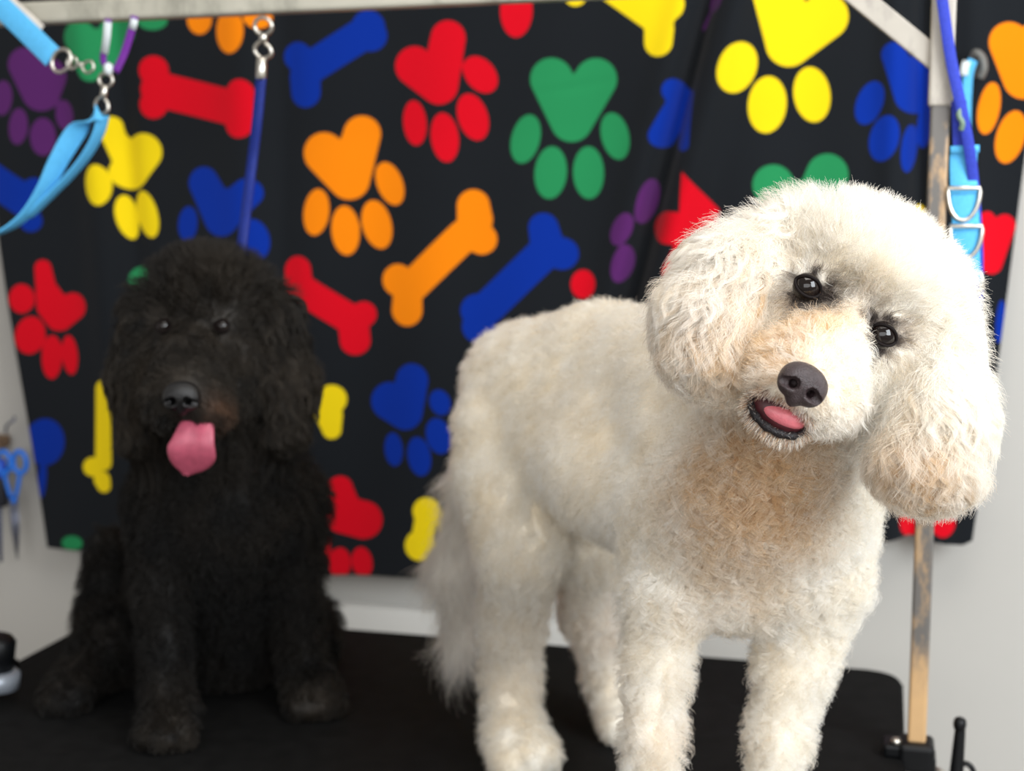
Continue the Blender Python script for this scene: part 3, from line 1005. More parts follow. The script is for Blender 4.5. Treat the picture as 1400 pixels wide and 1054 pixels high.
def fur_material(name, rough, translucent, spec, hair=False):
    m = bpy.data.materials.new(name)
    m.use_nodes = True
    nt = m.node_tree
    b = nt.nodes['Principled BSDF']
    at = nt.nodes.new('ShaderNodeAttribute'); at.attribute_name = 'coat_colour'
    nz = nt.nodes.new('ShaderNodeTexNoise'); nz.inputs['Scale'].default_value = 60
    hv = nt.nodes.new('ShaderNodeHueSaturation')
    mr = nt.nodes.new('ShaderNodeMapRange')
    mr.inputs['To Min'].default_value = 0.94
    mr.inputs['To Max'].default_value = 1.06
    nt.links.new(nz.outputs['Fac'], mr.inputs['Value'])
    nt.links.new(mr.outputs['Result'], hv.inputs['Value'])
    nt.links.new(at.outputs['Color'], hv.inputs['Color'])
    nt.links.new(hv.outputs['Color'], b.inputs['Base Color'])
    b.inputs['Roughness'].default_value = rough
    b.inputs['Specular IOR Level'].default_value = spec
    if hair:
        h = nt.nodes.new('ShaderNodeBsdfHairPrincipled')
        h.model = 'CHIANG'
        h.parametrization = 'COLOR'
        nt.links.new(hv.outputs['Color'], h.inputs['Color'])
        h.inputs['Roughness'].default_value = rough
        h.inputs['Radial Roughness'].default_value = 0.7
        h.inputs['Random Roughness'].default_value = 0.1
        ms = nt.nodes.new('ShaderNodeMixShader')
        ms.inputs['Fac'].default_value = hair
        nt.links.new(b.outputs['BSDF'], ms.inputs[1])
        nt.links.new(h.outputs['BSDF'], ms.inputs[2])
        nt.links.new(ms.outputs['Shader'], nt.nodes['Material Output'].inputs['Surface'])
    elif translucent > 0:
        tr = nt.nodes.new('ShaderNodeBsdfTranslucent')
        nt.links.new(hv.outputs['Color'], tr.inputs['Color'])
        ms = nt.nodes.new('ShaderNodeMixShader')
        ms.inputs['Fac'].default_value = translucent
        nt.links.new(b.outputs['BSDF'], ms.inputs[1])
        nt.links.new(tr.outputs['BSDF'], ms.inputs[2])
        nt.links.new(ms.outputs['Shader'], nt.nodes['Material Output'].inputs['Surface'])
    return m


def grow(body, verts, faces, n_clump, per, colour, keep, steer, NP=9, rad=0.00022, spread=0.006, curl_jit=0.35, lock_tone=0.0):
    """locks of hair: clump roots on the skin, children around each; returns (points, radii, colours)"""
    tri = np.concatenate([faces[:, [0, 1, 2]], faces[:, [0, 2, 3]]])
    a, b, c = verts[tri[:, 0]], verts[tri[:, 1]], verts[tri[:, 2]]
    area = np.linalg.norm(np.cross(b - a, c - a), axis=1)
    dens = body.attr((a + b + c) / 3, ['dens'])['dens']
    w = area * dens
    pick = RNG.choice(len(tri), n_clump, p=w / w.sum())
    u, v = RNG.random(n_clump), RNG.random(n_clump)
    f = u + v > 1
    u[f], v[f] = 1 - u[f], 1 - v[f]
    root = a[pick] + u[:, None] * (b - a)[pick] + v[:, None] * (c - a)[pick]
    nrm = body.normal(root)
    at = body.attr(root, ['L', 'lift', 'g', 'amp', 'wl', 'clump', 'spr'])
    k = keep(root)
    m = k > 0.03
    root, nrm, k = root[m], nrm[m], k[m]
    at = {q: x[m] for q, x in at.items()}
    n = len(root)
    g = at['g'] + steer(root, nrm)
    g = g - nrm * (g * nrm).sum(1)[:, None] * 0.85
    g /= np.linalg.norm(g, axis=1)[:, None] + 1e-6
    g += 0.22 * RNG.normal(size=(n, 3))
    g -= nrm * (g * nrm).sum(1)[:, None] * 0.8
    L = at['L'] * k * RNG.uniform(0.78, 1.12, n)
    lift = at['lift']
    # clump frame
    side = np.cross(nrm, g)
    side /= np.linalg.norm(side, axis=1)[:, None] + 1e-6
    ph = RNG.uniform(0, 6.28, n)
    hand = np.where(RNG.random(n) < .5, -1.0, 1.0)
    # children
    R = lambda x: np.repeat(x, per, axis=0)
    rr = np.sqrt(RNG.random(n * per))[:, None] * (spread * R(at['spr'])[:, None])
    th = RNG.uniform(0, 6.28, n * per)[:, None]
    t1 = R(side); t2 = np.cross(R(nrm), t1)
    off = rr * (np.cos(th) * t1 + np.sin(th) * t2)
    p0 = R(root) + off
    dsk = body.eval(p0)
    p0 = p0 - R(nrm) * np.clip(dsk, -.006, .006)[:, None]
    off = p0 - R(root)
    kk = keep(p0)
    ok = kk > 0.03
    sel = lambda x: R(x)[ok]
    off = off[ok]; base = sel(root); N = sel(nrm); G = sel(g); S = sel(side)
    nh = len(off)
    Lc = sel(at['L']) * np.minimum(sel(k), kk[ok]) * sel(L / (at['L'] * k)) * RNG.uniform(0.8, 1.08, nh)
    li = np.clip(sel(lift) + RNG.normal(0, .06, nh), 0.05, 1.0)
    G = G + 0.10 * RNG.normal(size=G.shape)
    cl = sel(at['clump'])
    amp, wl = sel(at['amp']), sel(at['wl'])
    phc = sel(ph) + curl_jit * RNG.normal(size=nh)
    hd = sel(hand)
    t = np.linspace(0, 1, NP)
    pts = np.empty((nh, NP, 3), np.float32)
    scale_amp = np.minimum(1.0, Lc / 0.015)
    bin_ = np.cross(G, S)
    for i, ti in enumerate(t):
        up = Lc * (li * (ti - 0.38 * ti * ti * (1 - li)))
        fw = Lc * ((1 - li) * ti + 0.30 * li * ti * ti)
        cen = N * up[:, None] + G * fw[:, None]
        a_ = amp * scale_amp * min(1.0, ti * 2.2)
        ang = phc + hd * 2 * math.pi * (Lc * ti) / wl
        wav = S * (a_ * np.sin(ang))[:, None] + (N * .45 + bin_ * .35) * (a_ * np.cos(ang))[:, None]
        pts[:, i] = base + off * (1 - cl * ti ** 0.8)[:, None] + cen + wav
    pts[:, :, 2] = np.maximum(pts[:, :, 2], TABLE_Z + 0.0015)
    radii = rad * (1.0 - 0.72 * t ** 2)
    cid = sel(np.arange(n))
    tone = 1 + lock_tone * (RNG.random(n) ** 1.5 - .35)
    cols = colour(base + off, Lc) * np.array([1.0, 1.0, 1.0])
    cols = np.clip(cols, 1e-4, .97) ** tone[cid][:, None]
    return pts, np.tile(radii, (nh, 1)), cols, cid


def grow_locks(body, verts, faces, group, n_lock, per, spread, colour, keep, NP=10, rad=0.00018, jit=0.10, amp=0.005, wl=0.04, L=0.07, lift=0.2,
               coherent=1.0, allow=0.03, depth=0.004, taper=0.75, lock_tone=1.0, tw=0.5):
    """volumetric wavy locks on one region: each lock has a centre line laid along the outline and a bundle of strands around it"""
    tri = np.concatenate([faces[:, [0, 1, 2]], faces[:, [0, 2, 3]]])
    a, b, c = verts[tri[:, 0]], verts[tri[:, 1]], verts[tri[:, 2]]
    area = np.linalg.norm(np.cross(b - a, c - a), axis=1)
    w = area * np.clip(body.attr((a + b + c) / 3, [group])[group] - .3, 0, 1)
    pick = RNG.choice(len(tri), n_lock, p=w / w.sum())
    u, v = RNG.random(n_lock), RNG.random(n_lock)
    f = u + v > 1
    u[f], v[f] = 1 - u[f], 1 - v[f]
    root = a[pick] + u[:, None] * (b - a)[pick] + v[:, None] * (c - a)[pick]
    k = keep(root)
    root = root[k > .2]; k = k[k > .2]
    n = len(root)
    nrm = body.normal(root)
    g = body.attr(root, ['g'])['g']
    g /= np.linalg.norm(g, axis=1)[:, None] + 1e-6
    g = g + jit * RNG.normal(size=(n, 3))
    g -= nrm * (g * nrm).sum(1)[:, None] * 0.9
    g /= np.linalg.norm(g, axis=1)[:, None] + 1e-6
    side = np.cross(nrm, g)
    side /= np.linalg.norm(side, axis=1)[:, None] + 1e-6
    Lc = L * k * RNG.uniform(.65, 1.1, n)
    ph = coherent * 3.0 * noise(root, .07) + (1 - .8 * coherent) * RNG.uniform(0, 6.28, n)
    hand = np.where(RNG.random(n) < .5 * (1 - coherent), -1.0, 1.0)
    am = amp * RNG.uniform(.5, 1.3, n)
    w_ = wl * RNG.uniform(.8, 1.25, n)
    t = np.linspace(0, 1, NP)
    cen = np.empty((n, NP, 3))
    for i, ti in enumerate(t):
        up = Lc * lift * (ti - .4 * ti * ti)
        fw = Lc * ((1 - lift) * ti + .2 * lift * ti * ti)
        ang = ph + hand * 2 * math.pi * Lc * ti / w_
        a_ = am * min(1, 2 * ti)
        cen[:, i] = root + nrm * up[:, None] + g * fw[:, None] + side * (a_ * np.sin(ang))[:, None] + nrm * (tw * a_ * np.cos(ang))[:, None]
    slack = -depth * RNG.random(n) * 2 - .001
    cut = np.full(n, NP - 1.0); done = np.zeros(n, bool)
    for i in range(2, NP):
        d = body.eval(cen[:, i], False, False) - slack
        out = (d > allow) & ~done
        cut[out] = max(2.0, i - .5); done |= out
    tt = t[None, :] * cut[:, None]
    i0 = np.minimum(np.floor(tt).astype(int), NP - 2)
    fr_ = (tt - i0)[..., None]
    r = np.arange(n)[:, None]
    cen = cen[r, i0] * (1 - fr_) + cen[r, i0 + 1] * fr_
    for i in range(2, NP):
        q = cen[:, i]
        for _ in range(2):
            d = body.eval(q, False, False) - slack
            m = d > 0
            if m.any():
                gr = np.stack([body.eval(q[m] + e, False, False) - body.eval(q[m] - e, False, False) for e in np.eye(3) * .002], 1)
                gr /= np.linalg.norm(gr, axis=1)[:, None] + 1e-9
                q[m] -= gr * d[m][:, None] * .9
        cen[:, i] = q
    cid = np.repeat(np.arange(n), per)
    nh = len(cid)
    rr = np.sqrt(RNG.random(nh)) * spread * RNG.uniform(.6, 1.2, n)[cid]
    th = RNG.uniform(0, 6.28, nh)
    lift2 = RNG.uniform(.0, .55, nh)
    off = rr[:, None] * (np.cos(th)[:, None] * side[cid] + np.sin(th)[:, None] * (.75 * g[cid] + .55 * nrm[cid]))
    pts = np.empty((nh, NP, 3), np.float32)
    ln = RNG.uniform(.78, 1.0, nh)
    jx = RNG.normal(0, .0005, (nh, 3))
    for i, ti in enumerate(t):
        x = ti * ln * (NP - 1)
        j0 = np.minimum(np.floor(x).astype(int), NP - 2)
        fx = (x - j0)[:, None]
        cc = cen[cid, j0] * (1 - fx) + cen[cid, j0 + 1] * fx
        pts[:, i] = cc + off * (1 - taper * ti ** .9) + jx * ti * 2
    radii = rad * (1.0 - .7 * t ** 2)
    tone = 1 + lock_tone * (RNG.random(n) ** 1.5 - .35)
    cols = np.clip(colour(pts[:, NP // 2].astype(float)), 1e-4, .97) ** tone[cid][:, None]
    pts[:, :, 2] = np.maximum(pts[:, :, 2], TABLE_Z + .0015)
    return pts, np.tile(radii, (nh, 1)), cols


def hair_object(name, sets, material, parent):
    pts = np.concatenate([s[0] for s in sets]); rad = np.concatenate([s[1] for s in sets]); col = np.concatenate([s[2] for s in sets])
    n, NP = pts.shape[:2]
    hc = bpy.data.hair_curves.new(name)
    hc.add_curves([NP] * n)
    hc.position_data.foreach_set('vector', pts.astype(np.float32).ravel())
    ra = hc.attributes.get('radius') or hc.attributes.new('radius', 'FLOAT', 'POINT')
    ra.data.foreach_set('value', rad.astype(np.float32).ravel())
    ca = hc.attributes.new('coat_colour', 'FLOAT_COLOR', 'CURVE')
    ca.data.foreach_set('color', np.concatenate([col, np.ones((n, 1))], 1).astype(np.float32).ravel())
    hc.materials.append(material)
    return link(bpy.data.objects.new(name, hc), parent)


def ss(x, a, b):
    t = np.clip((x - a) / (b - a), 0, 1)
    return t * t * (3 - 2 * t)


def uv_ball(c, R, r, nu=28, nv=18):
    """ellipsoid mesh; rows of R are its axes"""
    vs, fs = [], []
    for j in range(nv + 1):
        ph = math.pi * j / nv
        for i in range(nu):
            th = 2 * math.pi * i / nu
            q = np.array([r[0] * math.sin(ph) * math.cos(th), r[1] * math.sin(ph) * math.sin(th), r[2] * math.cos(ph)])
            vs.append(np.asarray(c) + q @ np.asarray(R))
    for j in range(nv):
        for i in range(nu):
            k = (i + 1) % nu
            fs.append((j * nu + i, (j + 1) * nu + i, (j + 1) * nu + k, j * nu + k))
    return vs, fs


M_EYE = mat('dark_brown_eye', (17, 10, 8), 0.05, spec=0.35, var=0.2, scale=400, coat=0.15)
M_LID = mat('dark_eyelid_skin', (22, 17, 16), 0.7, spec=0.1, var=0.2, scale=200)
M_NOSE_W = mat('brown_black_nose_leather', (52, 40, 41), 0.33, spec=0.5, var=0.3, scale=500, bump=0.5, bscale=1400)
M_NOSE_B = mat('black_nose_leather', (15, 14, 15), 0.3, spec=0.5, var=0.2, scale=400, bump=0.4, bscale=1200)
M_LIP = mat('black_lip_skin', (24, 20, 22), 0.5, spec=0.3, bump=0.6, bscale=600, var=0.2, scale=200)
M_MOUTH = mat('dark_mouth_inside', (70, 26, 30), 0.5, var=0.2, scale=120)
M_TONGUE_W = mat('pink_tongue_moist', (205, 108, 116), 0.38, var=0.12, scale=150, bump=0.2, bscale=900)
M_TONGUE_B = mat('rose_tongue_moist', (168, 76, 96), 0.42, var=0.12, scale=120, bump=0.2, bscale=700)
M_TOOTH = mat('tooth_enamel', (225, 215, 195), 0.3, var=0.04)
M_CLAW = mat('dark_claw', (22, 19, 18), 0.35, var=0.2)

# frame of the view for building heads
VR = np.array([1.0, 0, 0]); VU = np.array([0, SP, CP]); VF = np.array([0, -CP, SP])     # right, up, towards the camera


def nose_mesh(name, c, R, s, material, parent):
    """nose leather: rounded wedge with a top pad, wings, philtrum and two nostrils; R rows = right, up, forward"""
    nb = Body(0.0018)
    L = lambda x, y, z: np.asarray(c) + (np.array([x, y, z]) * s) @ R
    ev = dict(off=0)
    nb.ell(L(0, .002, 0), R, np.array([.0175, .0125, .0125]) * s, **ev)
    nb.ell(L(-.0085, -.003, .002), R, np.array([.0095, .0105, .0105]) * s, **ev)
    nb.ell(L(.0085, -.003, .002), R, np.array([.0095, .0105, .0105]) * s, **ev)
    nb.ell(L(0, -.010, .001), R, np.array([.0062, .009, .008]) * s, **ev)
    nb.cuts = []
    for sx in (-1, 1):
        a, b = L(sx * .0078, -.0032, .0125), L(sx * .0148, -.0052, .0085)
        nb.cuts.append(dict(t='c', a=a.astype(np.float32), b=b.astype(np.float32), ra=.0050 * s, rb=.0030 * s, off=0))
        a, b = L(sx * .0086, -.0040, .0120), L(sx * .0058, -.0030, .0)
        nb.cuts.append(dict(t='c', a=a.astype(np.float32), b=b.astype(np.float32), ra=.0035 * s, rb=.0028 * s, off=0))
    a, b = L(0, .000, .0165), L(0, -.02, .0125)
    nb.cuts.append(dict(t='c', a=a.astype(np.float32), b=b.astype(np.float32), ra=.0011 * s, rb=.0016 * s, off=0))
    v, q = surface_net(lambda p: nb.eval(p, floor=False), np.asarray(c) - .024 * s, np.asarray(c) + .024 * s, .0011 * s)
    return np_mesh(name, v, q, material, parent)


def eye_parts(parent, c, R, r, lid=True):
    vs, fs = uv_ball(c, np.stack([R[0], R[1], R[2]]), (r, r, r))
    e = mesh_obj('eye', vs, fs, M_EYE, parent)
    if lid:
        path = []
        for t in np.linspace(0, 2 * math.pi, 36, endpoint=False):
            x, y = .98 * math.cos(t), (.62 if math.sin(t) > 0 else .70) * math.sin(t) * (1 - .12 * math.cos(t) ** 4)
            z = math.sqrt(max(0.02, 1.10 - x * x - y * y))
            path.append(np.asarray(c) + (R[0] * x + R[1] * y + R[2] * z) * r)
        vs, fs = sweep(np.array(path), r * .11, 8, True)
        mesh_obj('eyelid', vs, fs, M_LID, e)
    return e


def trim_to(body, pts, cid, tol=0.0):
    """scissor and drape the coat: strands that leave the measured outline steeply are cut, the others are laid along it"""
    nh, NP = pts.shape[:2]
    at = body.attr(pts[:, 0], ['trim', 'drape'])
    allow = np.where(at['trim'] > .5, .0025 + at['drape'], 9.0)
    lock = RNG.normal(0, 1, cid.max() + 1)[cid]
    slack = tol + .0012 * RNG.normal(size=nh) + np.where(at['drape'] > .004, .0028 * lock - .002, .0010 * lock)
    cut = np.full(nh, NP - 1.0)
    done = np.zeros(nh, bool)
    for i in range(2, NP):
        d = body.eval(pts[:, i], skin=False, floor=False) - slack
        out = (d > allow) & ~done
        cut[out] = max(1.6, i - 0.6)
        done |= out
    tt = np.linspace(0, 1, NP)[None, :] * cut[:, None]
    i0 = np.minimum(np.floor(tt).astype(int), NP - 2)
    fr_ = (tt - i0)[..., None]
    r = np.arange(nh)[:, None]
    pts = pts[r, i0] * (1 - fr_) + pts[r, i0 + 1] * fr_
    dr = np.where((at['drape'] > .004) & (at['trim'] > .5))[0]
    if len(dr):
        for i in range(2, NP):
            q = pts[dr, i]
            for _ in range(2):
                d = body.eval(q, skin=False, floor=False) - slack[dr]
                m = d > 0
                if not m.any():
                    break
                h = .002
                g = np.stack([body.eval(q[m] + e, False, False) - body.eval(q[m] - e, False, False) for e in np.eye(3) * h], 1)
                g /= np.linalg.norm(g, axis=1)[:, None] + 1e-9
                q[m] = q[m] - g * d[m][:, None] * .9
            pts[dr, i] = q
    return pts


def coat_colour(base, blobs, var_col, wl=(0.05, 0.012)):
    base = np.array(base); var_col = np.array(var_col)

    def fn(p, L=None):
        n1, n2 = noise(p, wl[0]), noise(p, wl[1])
        f = np.clip(0.5 + 0.28 * n1 + 0.16 * n2, 0, 1)[:, None]
        c = base * (1 - f) + var_col * f
        for (q, r, rgb, s) in blobs:
            w = s * np.exp(-((p - q) ** 2).sum(1) / (r * r)) * np.clip(1 + 0.30 * n2 + 0.15 * n1, 0, 1.5)
            w = np.clip(w, 0, 1)[:, None]
            c = c * (1 - w) + np.array(rgb) * w
        return c * RNG.uniform(0.94, 1.04, (len(p), 1))
    return fn


def px(r, D):
    return r * D / FPX


def build_white_dog():
    root = thing('dog', 'cream white curly dog standing with its head tilted', 'dog', tuple(P(880, 1180, 1.45)[:2]) + (TABLE_Z,), 'dogs on the grooming table')
    B = Body(0.0085)
    DOWN = np.array([0, 0, -1.0]); BACK = np.array([-.40, .92, 0])
    A = lambda **k: {**dict(L=.024, off=.012, lift=.46, g=.9 * DOWN + .6 * BACK, amp=.0018, wl=.015, clump=.30, spr=1.0, dens=1.0, trim=1.0, drape=0.0, ear=0.0, curl=0.0, body=0.0), **k}
    C = lambda a, b, **k: B.cone(P(*a[:3]), P(*b[:3]), px(a[3], a[2]), px(b[3], b[2]), **k)
    # trunk (outer radii in photo pixels at their depth)
    tr = A()
    C((722, 528, 1.61, 98), (825, 492, 1.50, 80), **tr)
    C((820, 488, 1.50, 80), (935, 505, 1.36, 92), **tr)
    C((722, 580, 1.60, 84), (850, 628, 1.43, 114), **tr)
    C((790, 630, 1.52, 66), (905, 668, 1.38, 104), **tr)
    C((760, 540, 1.55, 95), (880, 560, 1.42, 105), **tr)
    C((850, 628, 1.43, 112), (970, 672, 1.33, 126), **tr)
    chest = A(L=.036, off=.013, lift=.30, amp=.0048, wl=.021, clump=.82, dens=1.2, spr=1.1, curl=1.0, g=DOWN + .25 * VR)
    C((985, 690, 1.30, 128), (1080, 690, 1.30, 122), **chest)
    C((1000, 770, 1.30, 98), (1075, 770, 1.30, 98), **chest)
    C((1110, 690, 1.32, 94), (1112, 780, 1.30, 82), **chest)
    C((930, 700, 1.32, 92), (912, 800, 1.29, 70), **chest)
    C((1030, 660, 1.27, 132), (1120, 500, 1.22, 105), **chest)              # neck
    C((960, 560, 1.34, 120), (1060, 520, 1.26, 105), **A())
    # legs
    leg = A(L=.026, off=.0140, lift=.62, amp=.0030, wl=.013, g=DOWN, dens=1.15, clump=.66)
    C((910, 810, 1.29, 66), (897, 910, 1.28, 50), **leg)
    C((897, 910, 1.28, 50), (893, 1010, 1.27, 46), **leg)
    C((893, 1010, 1.27, 46), (890, 1150, 1.265, 45), **leg)
    C((1108, 800, 1.30, 82), (1087, 900, 1.29, 58), **leg)
    C((1087, 900, 1.29, 58), (1066, 1000, 1.285, 47), **leg)
    C((1066, 1000, 1.285, 47), (1052, 1130, 1.28, 45), **leg)
    paw_at = A(L=.018, off=.009, lift=.6, amp=.0015, wl=.012, g=DOWN + .3 * VF, dens=1.0)

    def paw_(x, y, D, r, fw):
        c = P(x, y, D); c[2] = TABLE_Z + r * .80
        fw = unit(fw)
        sd = np.cross(fw, ZAX)
        B.ell(c, np.stack([sd, fw, ZAX]), (r * 1.0, r * 1.15, r * .82), **paw_at)
        for k in (-1.4, -.5, .5, 1.4):
            q = c + fw * r * (.95 - .12 * abs(k)) + sd * k * r * .52; q[2] = TABLE_Z + r * .46
            B.ell(q, np.stack([sd, fw, ZAX]), (r * .36, r * .5, r * .46), **{**paw_at, 'L': .012, 'off': .006})

    paw_(889, 1190, 1.25, .037, VF * 1.0 + VR * .2)
    paw_(1046, 1180, 1.265, .037, VF * 1.0 + VR * .2)
    hind = A(lift=.58, off=.0130, g=DOWN + .2 * BACK, L=.026, amp=.0028, clump=.6)
    C((690, 585, 1.56, 74), (714, 710, 1.535, 64), **hind)
    C((688, 645, 1.56, 74), (712, 750, 1.55, 62), **hind)
    C((712, 750, 1.55, 62), (700, 850, 1.615, 49), **hind)
    C((700, 850, 1.62, 49), (697, 925, 1.635, 44), **hind)
    C((697, 925, 1.635, 44), (702, 1000, 1.61, 46), **hind)
    paw_(706, 1030, 1.585, .040, VF * .9 + VR * .35)
    C((800, 640, 1.62, 70), (800, 740, 1.60, 58), **hind)
    C((800, 740, 1.60, 58), (806, 840, 1.68, 40), **hind)
    C((806, 840, 1.68, 40), (830, 930, 1.72, 33), **hind)
    C((830, 930, 1.72, 33), (846, 965, 1.70, 30), **hind)
    paw_(850, 990, 1.685, .034, VF * .9 + VR * .35)
    # tail
    tail = A(L=.075, off=.013, lift=.16, g=DOWN - .12 * VR, amp=.004, wl=.05, clump=.7, spr=1.2, dens=1.3, trim=0.0)
    C((672, 560, 1.70, 26), (636, 660, 1.74, 26), **{**tail, 'L': .05})
    C((636, 660, 1.74, 26), (624, 760, 1.76, 30), **tail)
    C((622, 760, 1.76, 31), (630, 868, 1.76, 24), **tail)
    # head, tilted in the plane facing the camera
    HX = .855 * VR - .52 * VU; HY = .52 * VR + .855 * VU; HZ = VF
    HR = np.stack([HX, HY, HZ])
    H = lambda u, v, w: P(1154 + .855 * u + .52 * v, 425 + .52 * u - .855 * v, 1.12 - w)
    top = A(L=.055, off=.034, lift=.90, g=HY * .6 + .01 * VR, amp=.0024, wl=.026, clump=.35, dens=2.6, spr=.9)
    B.ell(H(-15, 40, -.060), HR, (.083, .0700, .090), **top)
    B.ell(H(40, 60, -.055), HR, (.062, .050, .070), **top)
    face = A(L=.025, off=.0095, lift=.34, g=HY * .3 - HZ * .6, amp=.0020, wl=.018, clump=.7, dens=2.5, spr=.9)
    B.cone(H(-56, 2, -.034), H(56, 2, -.034), .0345, .0345, **face)
    B.cone(H(-74, -40, -.055), H(-40, -95, -.035), .042, .034, **{**face, 'g': -HY * .8 - HX * .4})
    B.cone(H(74, -40, -.055), H(46, -95, -.035), .042, .034, **{**face, 'g': -HY * .8 + HX * .4})
    muz = A(L=.024, off=.0065, lift=.32, g=-HZ - HY * .3, amp=.0019, wl=.016, clump=.75, dens=2.6, spr=.85)
    B.cone(H(2, -36, -.004), H(4, -100, .046), .0315, .0285, **muz)
    B.cone(H(-34, -108, .026), H(-32, -126, .040), .025, .0190, **{**muz, 'g': -HY - HX * .3, 'L': .024, 'trim': 0})
    B.cone(H(42, -104, .026), H(40, -122, .038), .026, .0205, **{**muz, 'g': -HY + HX * .45, 'L': .024, 'trim': 0})
    B.cone(H(10, -115, -.015), H(3, -172, .020), .038, .0185, **{**muz, 'g': -HY - HZ * .4})
    ear = A(L=.050, off=.022, lift=.30, g=DOWN * 1.0, amp=.0040, wl=.036, clump=.70, dens=1.6, spr=1.2, ear=1.0)
    earl = {**ear, 'g': DOWN - .25 * VR}
    C((1085, 318, 1.19, 62), (1010, 368, 1.165, 74), **{**earl, 'g': DOWN * .8 - .7 * VR})
    C((1010, 368, 1.165, 74), (975, 420, 1.145, 80), **earl)
    C((975, 420, 1.145, 80), (968, 466, 1.13, 82), **earl)
    C((1000, 470, 1.13, 50), (1005, 510, 1.125, 44), **earl)
    earr = {**ear, 'g': DOWN + .12 * VR}
    C((1275, 420, 1.17, 66), (1280, 545, 1.135, 80), **earr)
    C((1280, 545, 1.135, 80), (1262, 618, 1.12, 82), **earr)
    C((1262, 618, 1.12, 82), (1290, 630, 1.125, 70), **earr)

    eyes = [H(-60, 0, -.0055), H(60.5, 0, -.0055)]
    # place eyes on the measured directions
    eyes = [P(1103, 392, 1.1240), P(1206, 458, 1.1235)]
    nose = P(1098, 524, 1.041)
    mouth = H(-3, -168, .046)
    v, q = surface_net(lambda p: B.eval(p), (-.22, .98, TABLE_Z - .005), (.42, 1.86, 1.53), .0055)
    cream, pale = (.93, .875, .77), (.88, .78, .62)
    tan, peach, dark, rust = (.56, .335, .17), (.72, .43, .20), (.035, .026, .022), (.12, .042, .018)
    blobs = [(P(1010, 640, 1.19), .060, tan, .85), (P(1075, 645, 1.19), .050, tan, .85), (P(950, 690, 1.21), .050, tan, .5), (P(1090, 690, 1.19), .04, tan, .5),
             (P(1040, 720, 1.19), .055, tan, .55), (P(1000, 820, 1.22), .060, tan, .4), (P(1140, 740, 1.2), .04, tan, .15),
             (P(1255, 670, 1.08), .050, tan, .75), (P(1195, 620, 1.08), .040, tan, .6), (P(960, 500, 1.08), .055, tan, .50), (P(1020, 450, 1.10), .050, tan, .45), (P(1000, 330, 1.12), .05, tan, .22),
             (P(1120, 445, 1.085), .030, peach, .60), (P(1080, 480, 1.075), .028, peach, .50), (P(1062, 425, 1.10), .026, peach, .55), (P(1232, 462, 1.11), .022, tan, .70),
             (P(1120, 372, 1.11), .016, tan, .55), (P(1190, 420, 1.11), .014, tan, .55),
             (eyes[0], .0190, dark, 1.5), (eyes[1], .0180, dark, 1.5), (P(1126, 406, 1.12), .013, dark, 1.1), (P(1188, 443, 1.12), .012, dark, 1.1), (P(1080, 398, 1.12), .014, dark, .6), (P(1222, 470, 1.12), .012, dark, .5), (P(1098, 418, 1.105), .012, dark, .6), (P(1135, 385, 1.11), .012, dark, .35), (P(1205, 430, 1.11), .013, dark, .5),
             (P(1042, 556, 1.07), .015, rust, .85), (P(1105, 592, 1.07), .014, rust, .75), (P(1040, 585, 1.07), .014, rust, .65), (P(1070, 606, 1.07), .014, rust, .55),
             (P(1092, 500, 1.06), .010, dark, .5),
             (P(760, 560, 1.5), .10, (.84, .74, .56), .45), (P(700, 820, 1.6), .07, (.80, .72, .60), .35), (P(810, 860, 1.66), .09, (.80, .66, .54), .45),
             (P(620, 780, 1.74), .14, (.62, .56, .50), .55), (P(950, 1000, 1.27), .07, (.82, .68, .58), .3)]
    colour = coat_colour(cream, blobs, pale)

    def keep(p):
        m = np.ones(len(p))
        for e in eyes:
            d = np.linalg.norm(p - e, axis=1)
            m *= np.where(d < .0106, 0, 0.22 + 0.78 * ss(d, .0106, .030))
        d = np.linalg.norm((p - (nose - HZ * .006)), axis=1)
        m *= np.where(d < .0180, 0, 0.45 + 0.55 * ss(d, .0180, .040))
        r = (p - mouth) @ HR.T
        e = np.sqrt((r[:, 0] / .0215) ** 2 + ((r[:, 1] + .002) / .0105) ** 2 + (r[:, 2] / .03) ** 2)
        m *= np.where(e < 1, 0, 0.35 + 0.65 * ss(e, 1, 2.0))
        return m

    def steer(p, n):
        g = np.zeros_like(p)
        for e in eyes:
            d = p - e
            l = np.linalg.norm(d, axis=1)[:, None]
            g += d / (l + 1e-6) * 3.0 * np.exp(-(l / .026) ** 2)
        d = p - (nose + HZ * .004)
        l = np.linalg.norm(d, axis=1)[:, None]
        g += d / (l + 1e-6) * 2.2 * np.exp(-(l / .05) ** 2)
        # topknot fans out from the middle of the skull
        c = H(-10, -10, -.05)
        d = p - c
        l = np.linalg.norm(d, axis=1)[:, None]
        wtop = ss((p - H(0, 25, 0)) @ HY, 0, .04)[:, None]
        g += d / (l + 1e-6) * 1.2 * wtop
        return g

    M = fur_material('cream_coat', 0.5, 0.30, 0.15, 0.75)
    skin_m = fur_material('cream_skin', 0.8, 0.0, 0.1)
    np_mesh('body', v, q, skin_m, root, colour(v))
    sets = []
    for (nc, per, NP, rad, spr) in ((18000, 14, 10, .00019, .0060), (12000, 6, 10, .00017, .009)):
        pts, rd, col, cid = grow(B, v, q, nc, per, colour, keep, steer, NP=NP, rad=rad, spread=spr, lock_tone=.8)
        pts = trim_to(B, pts, cid, .001)
        sets.append((pts, rd, col))
    sets.append(grow_locks(B, v, q, 'ear', 2600, 34, .0060, colour, keep, NP=10, amp=.0052, wl=.042, L=.075, lift=.22, coherent=.75, allow=.030, depth=.0035))
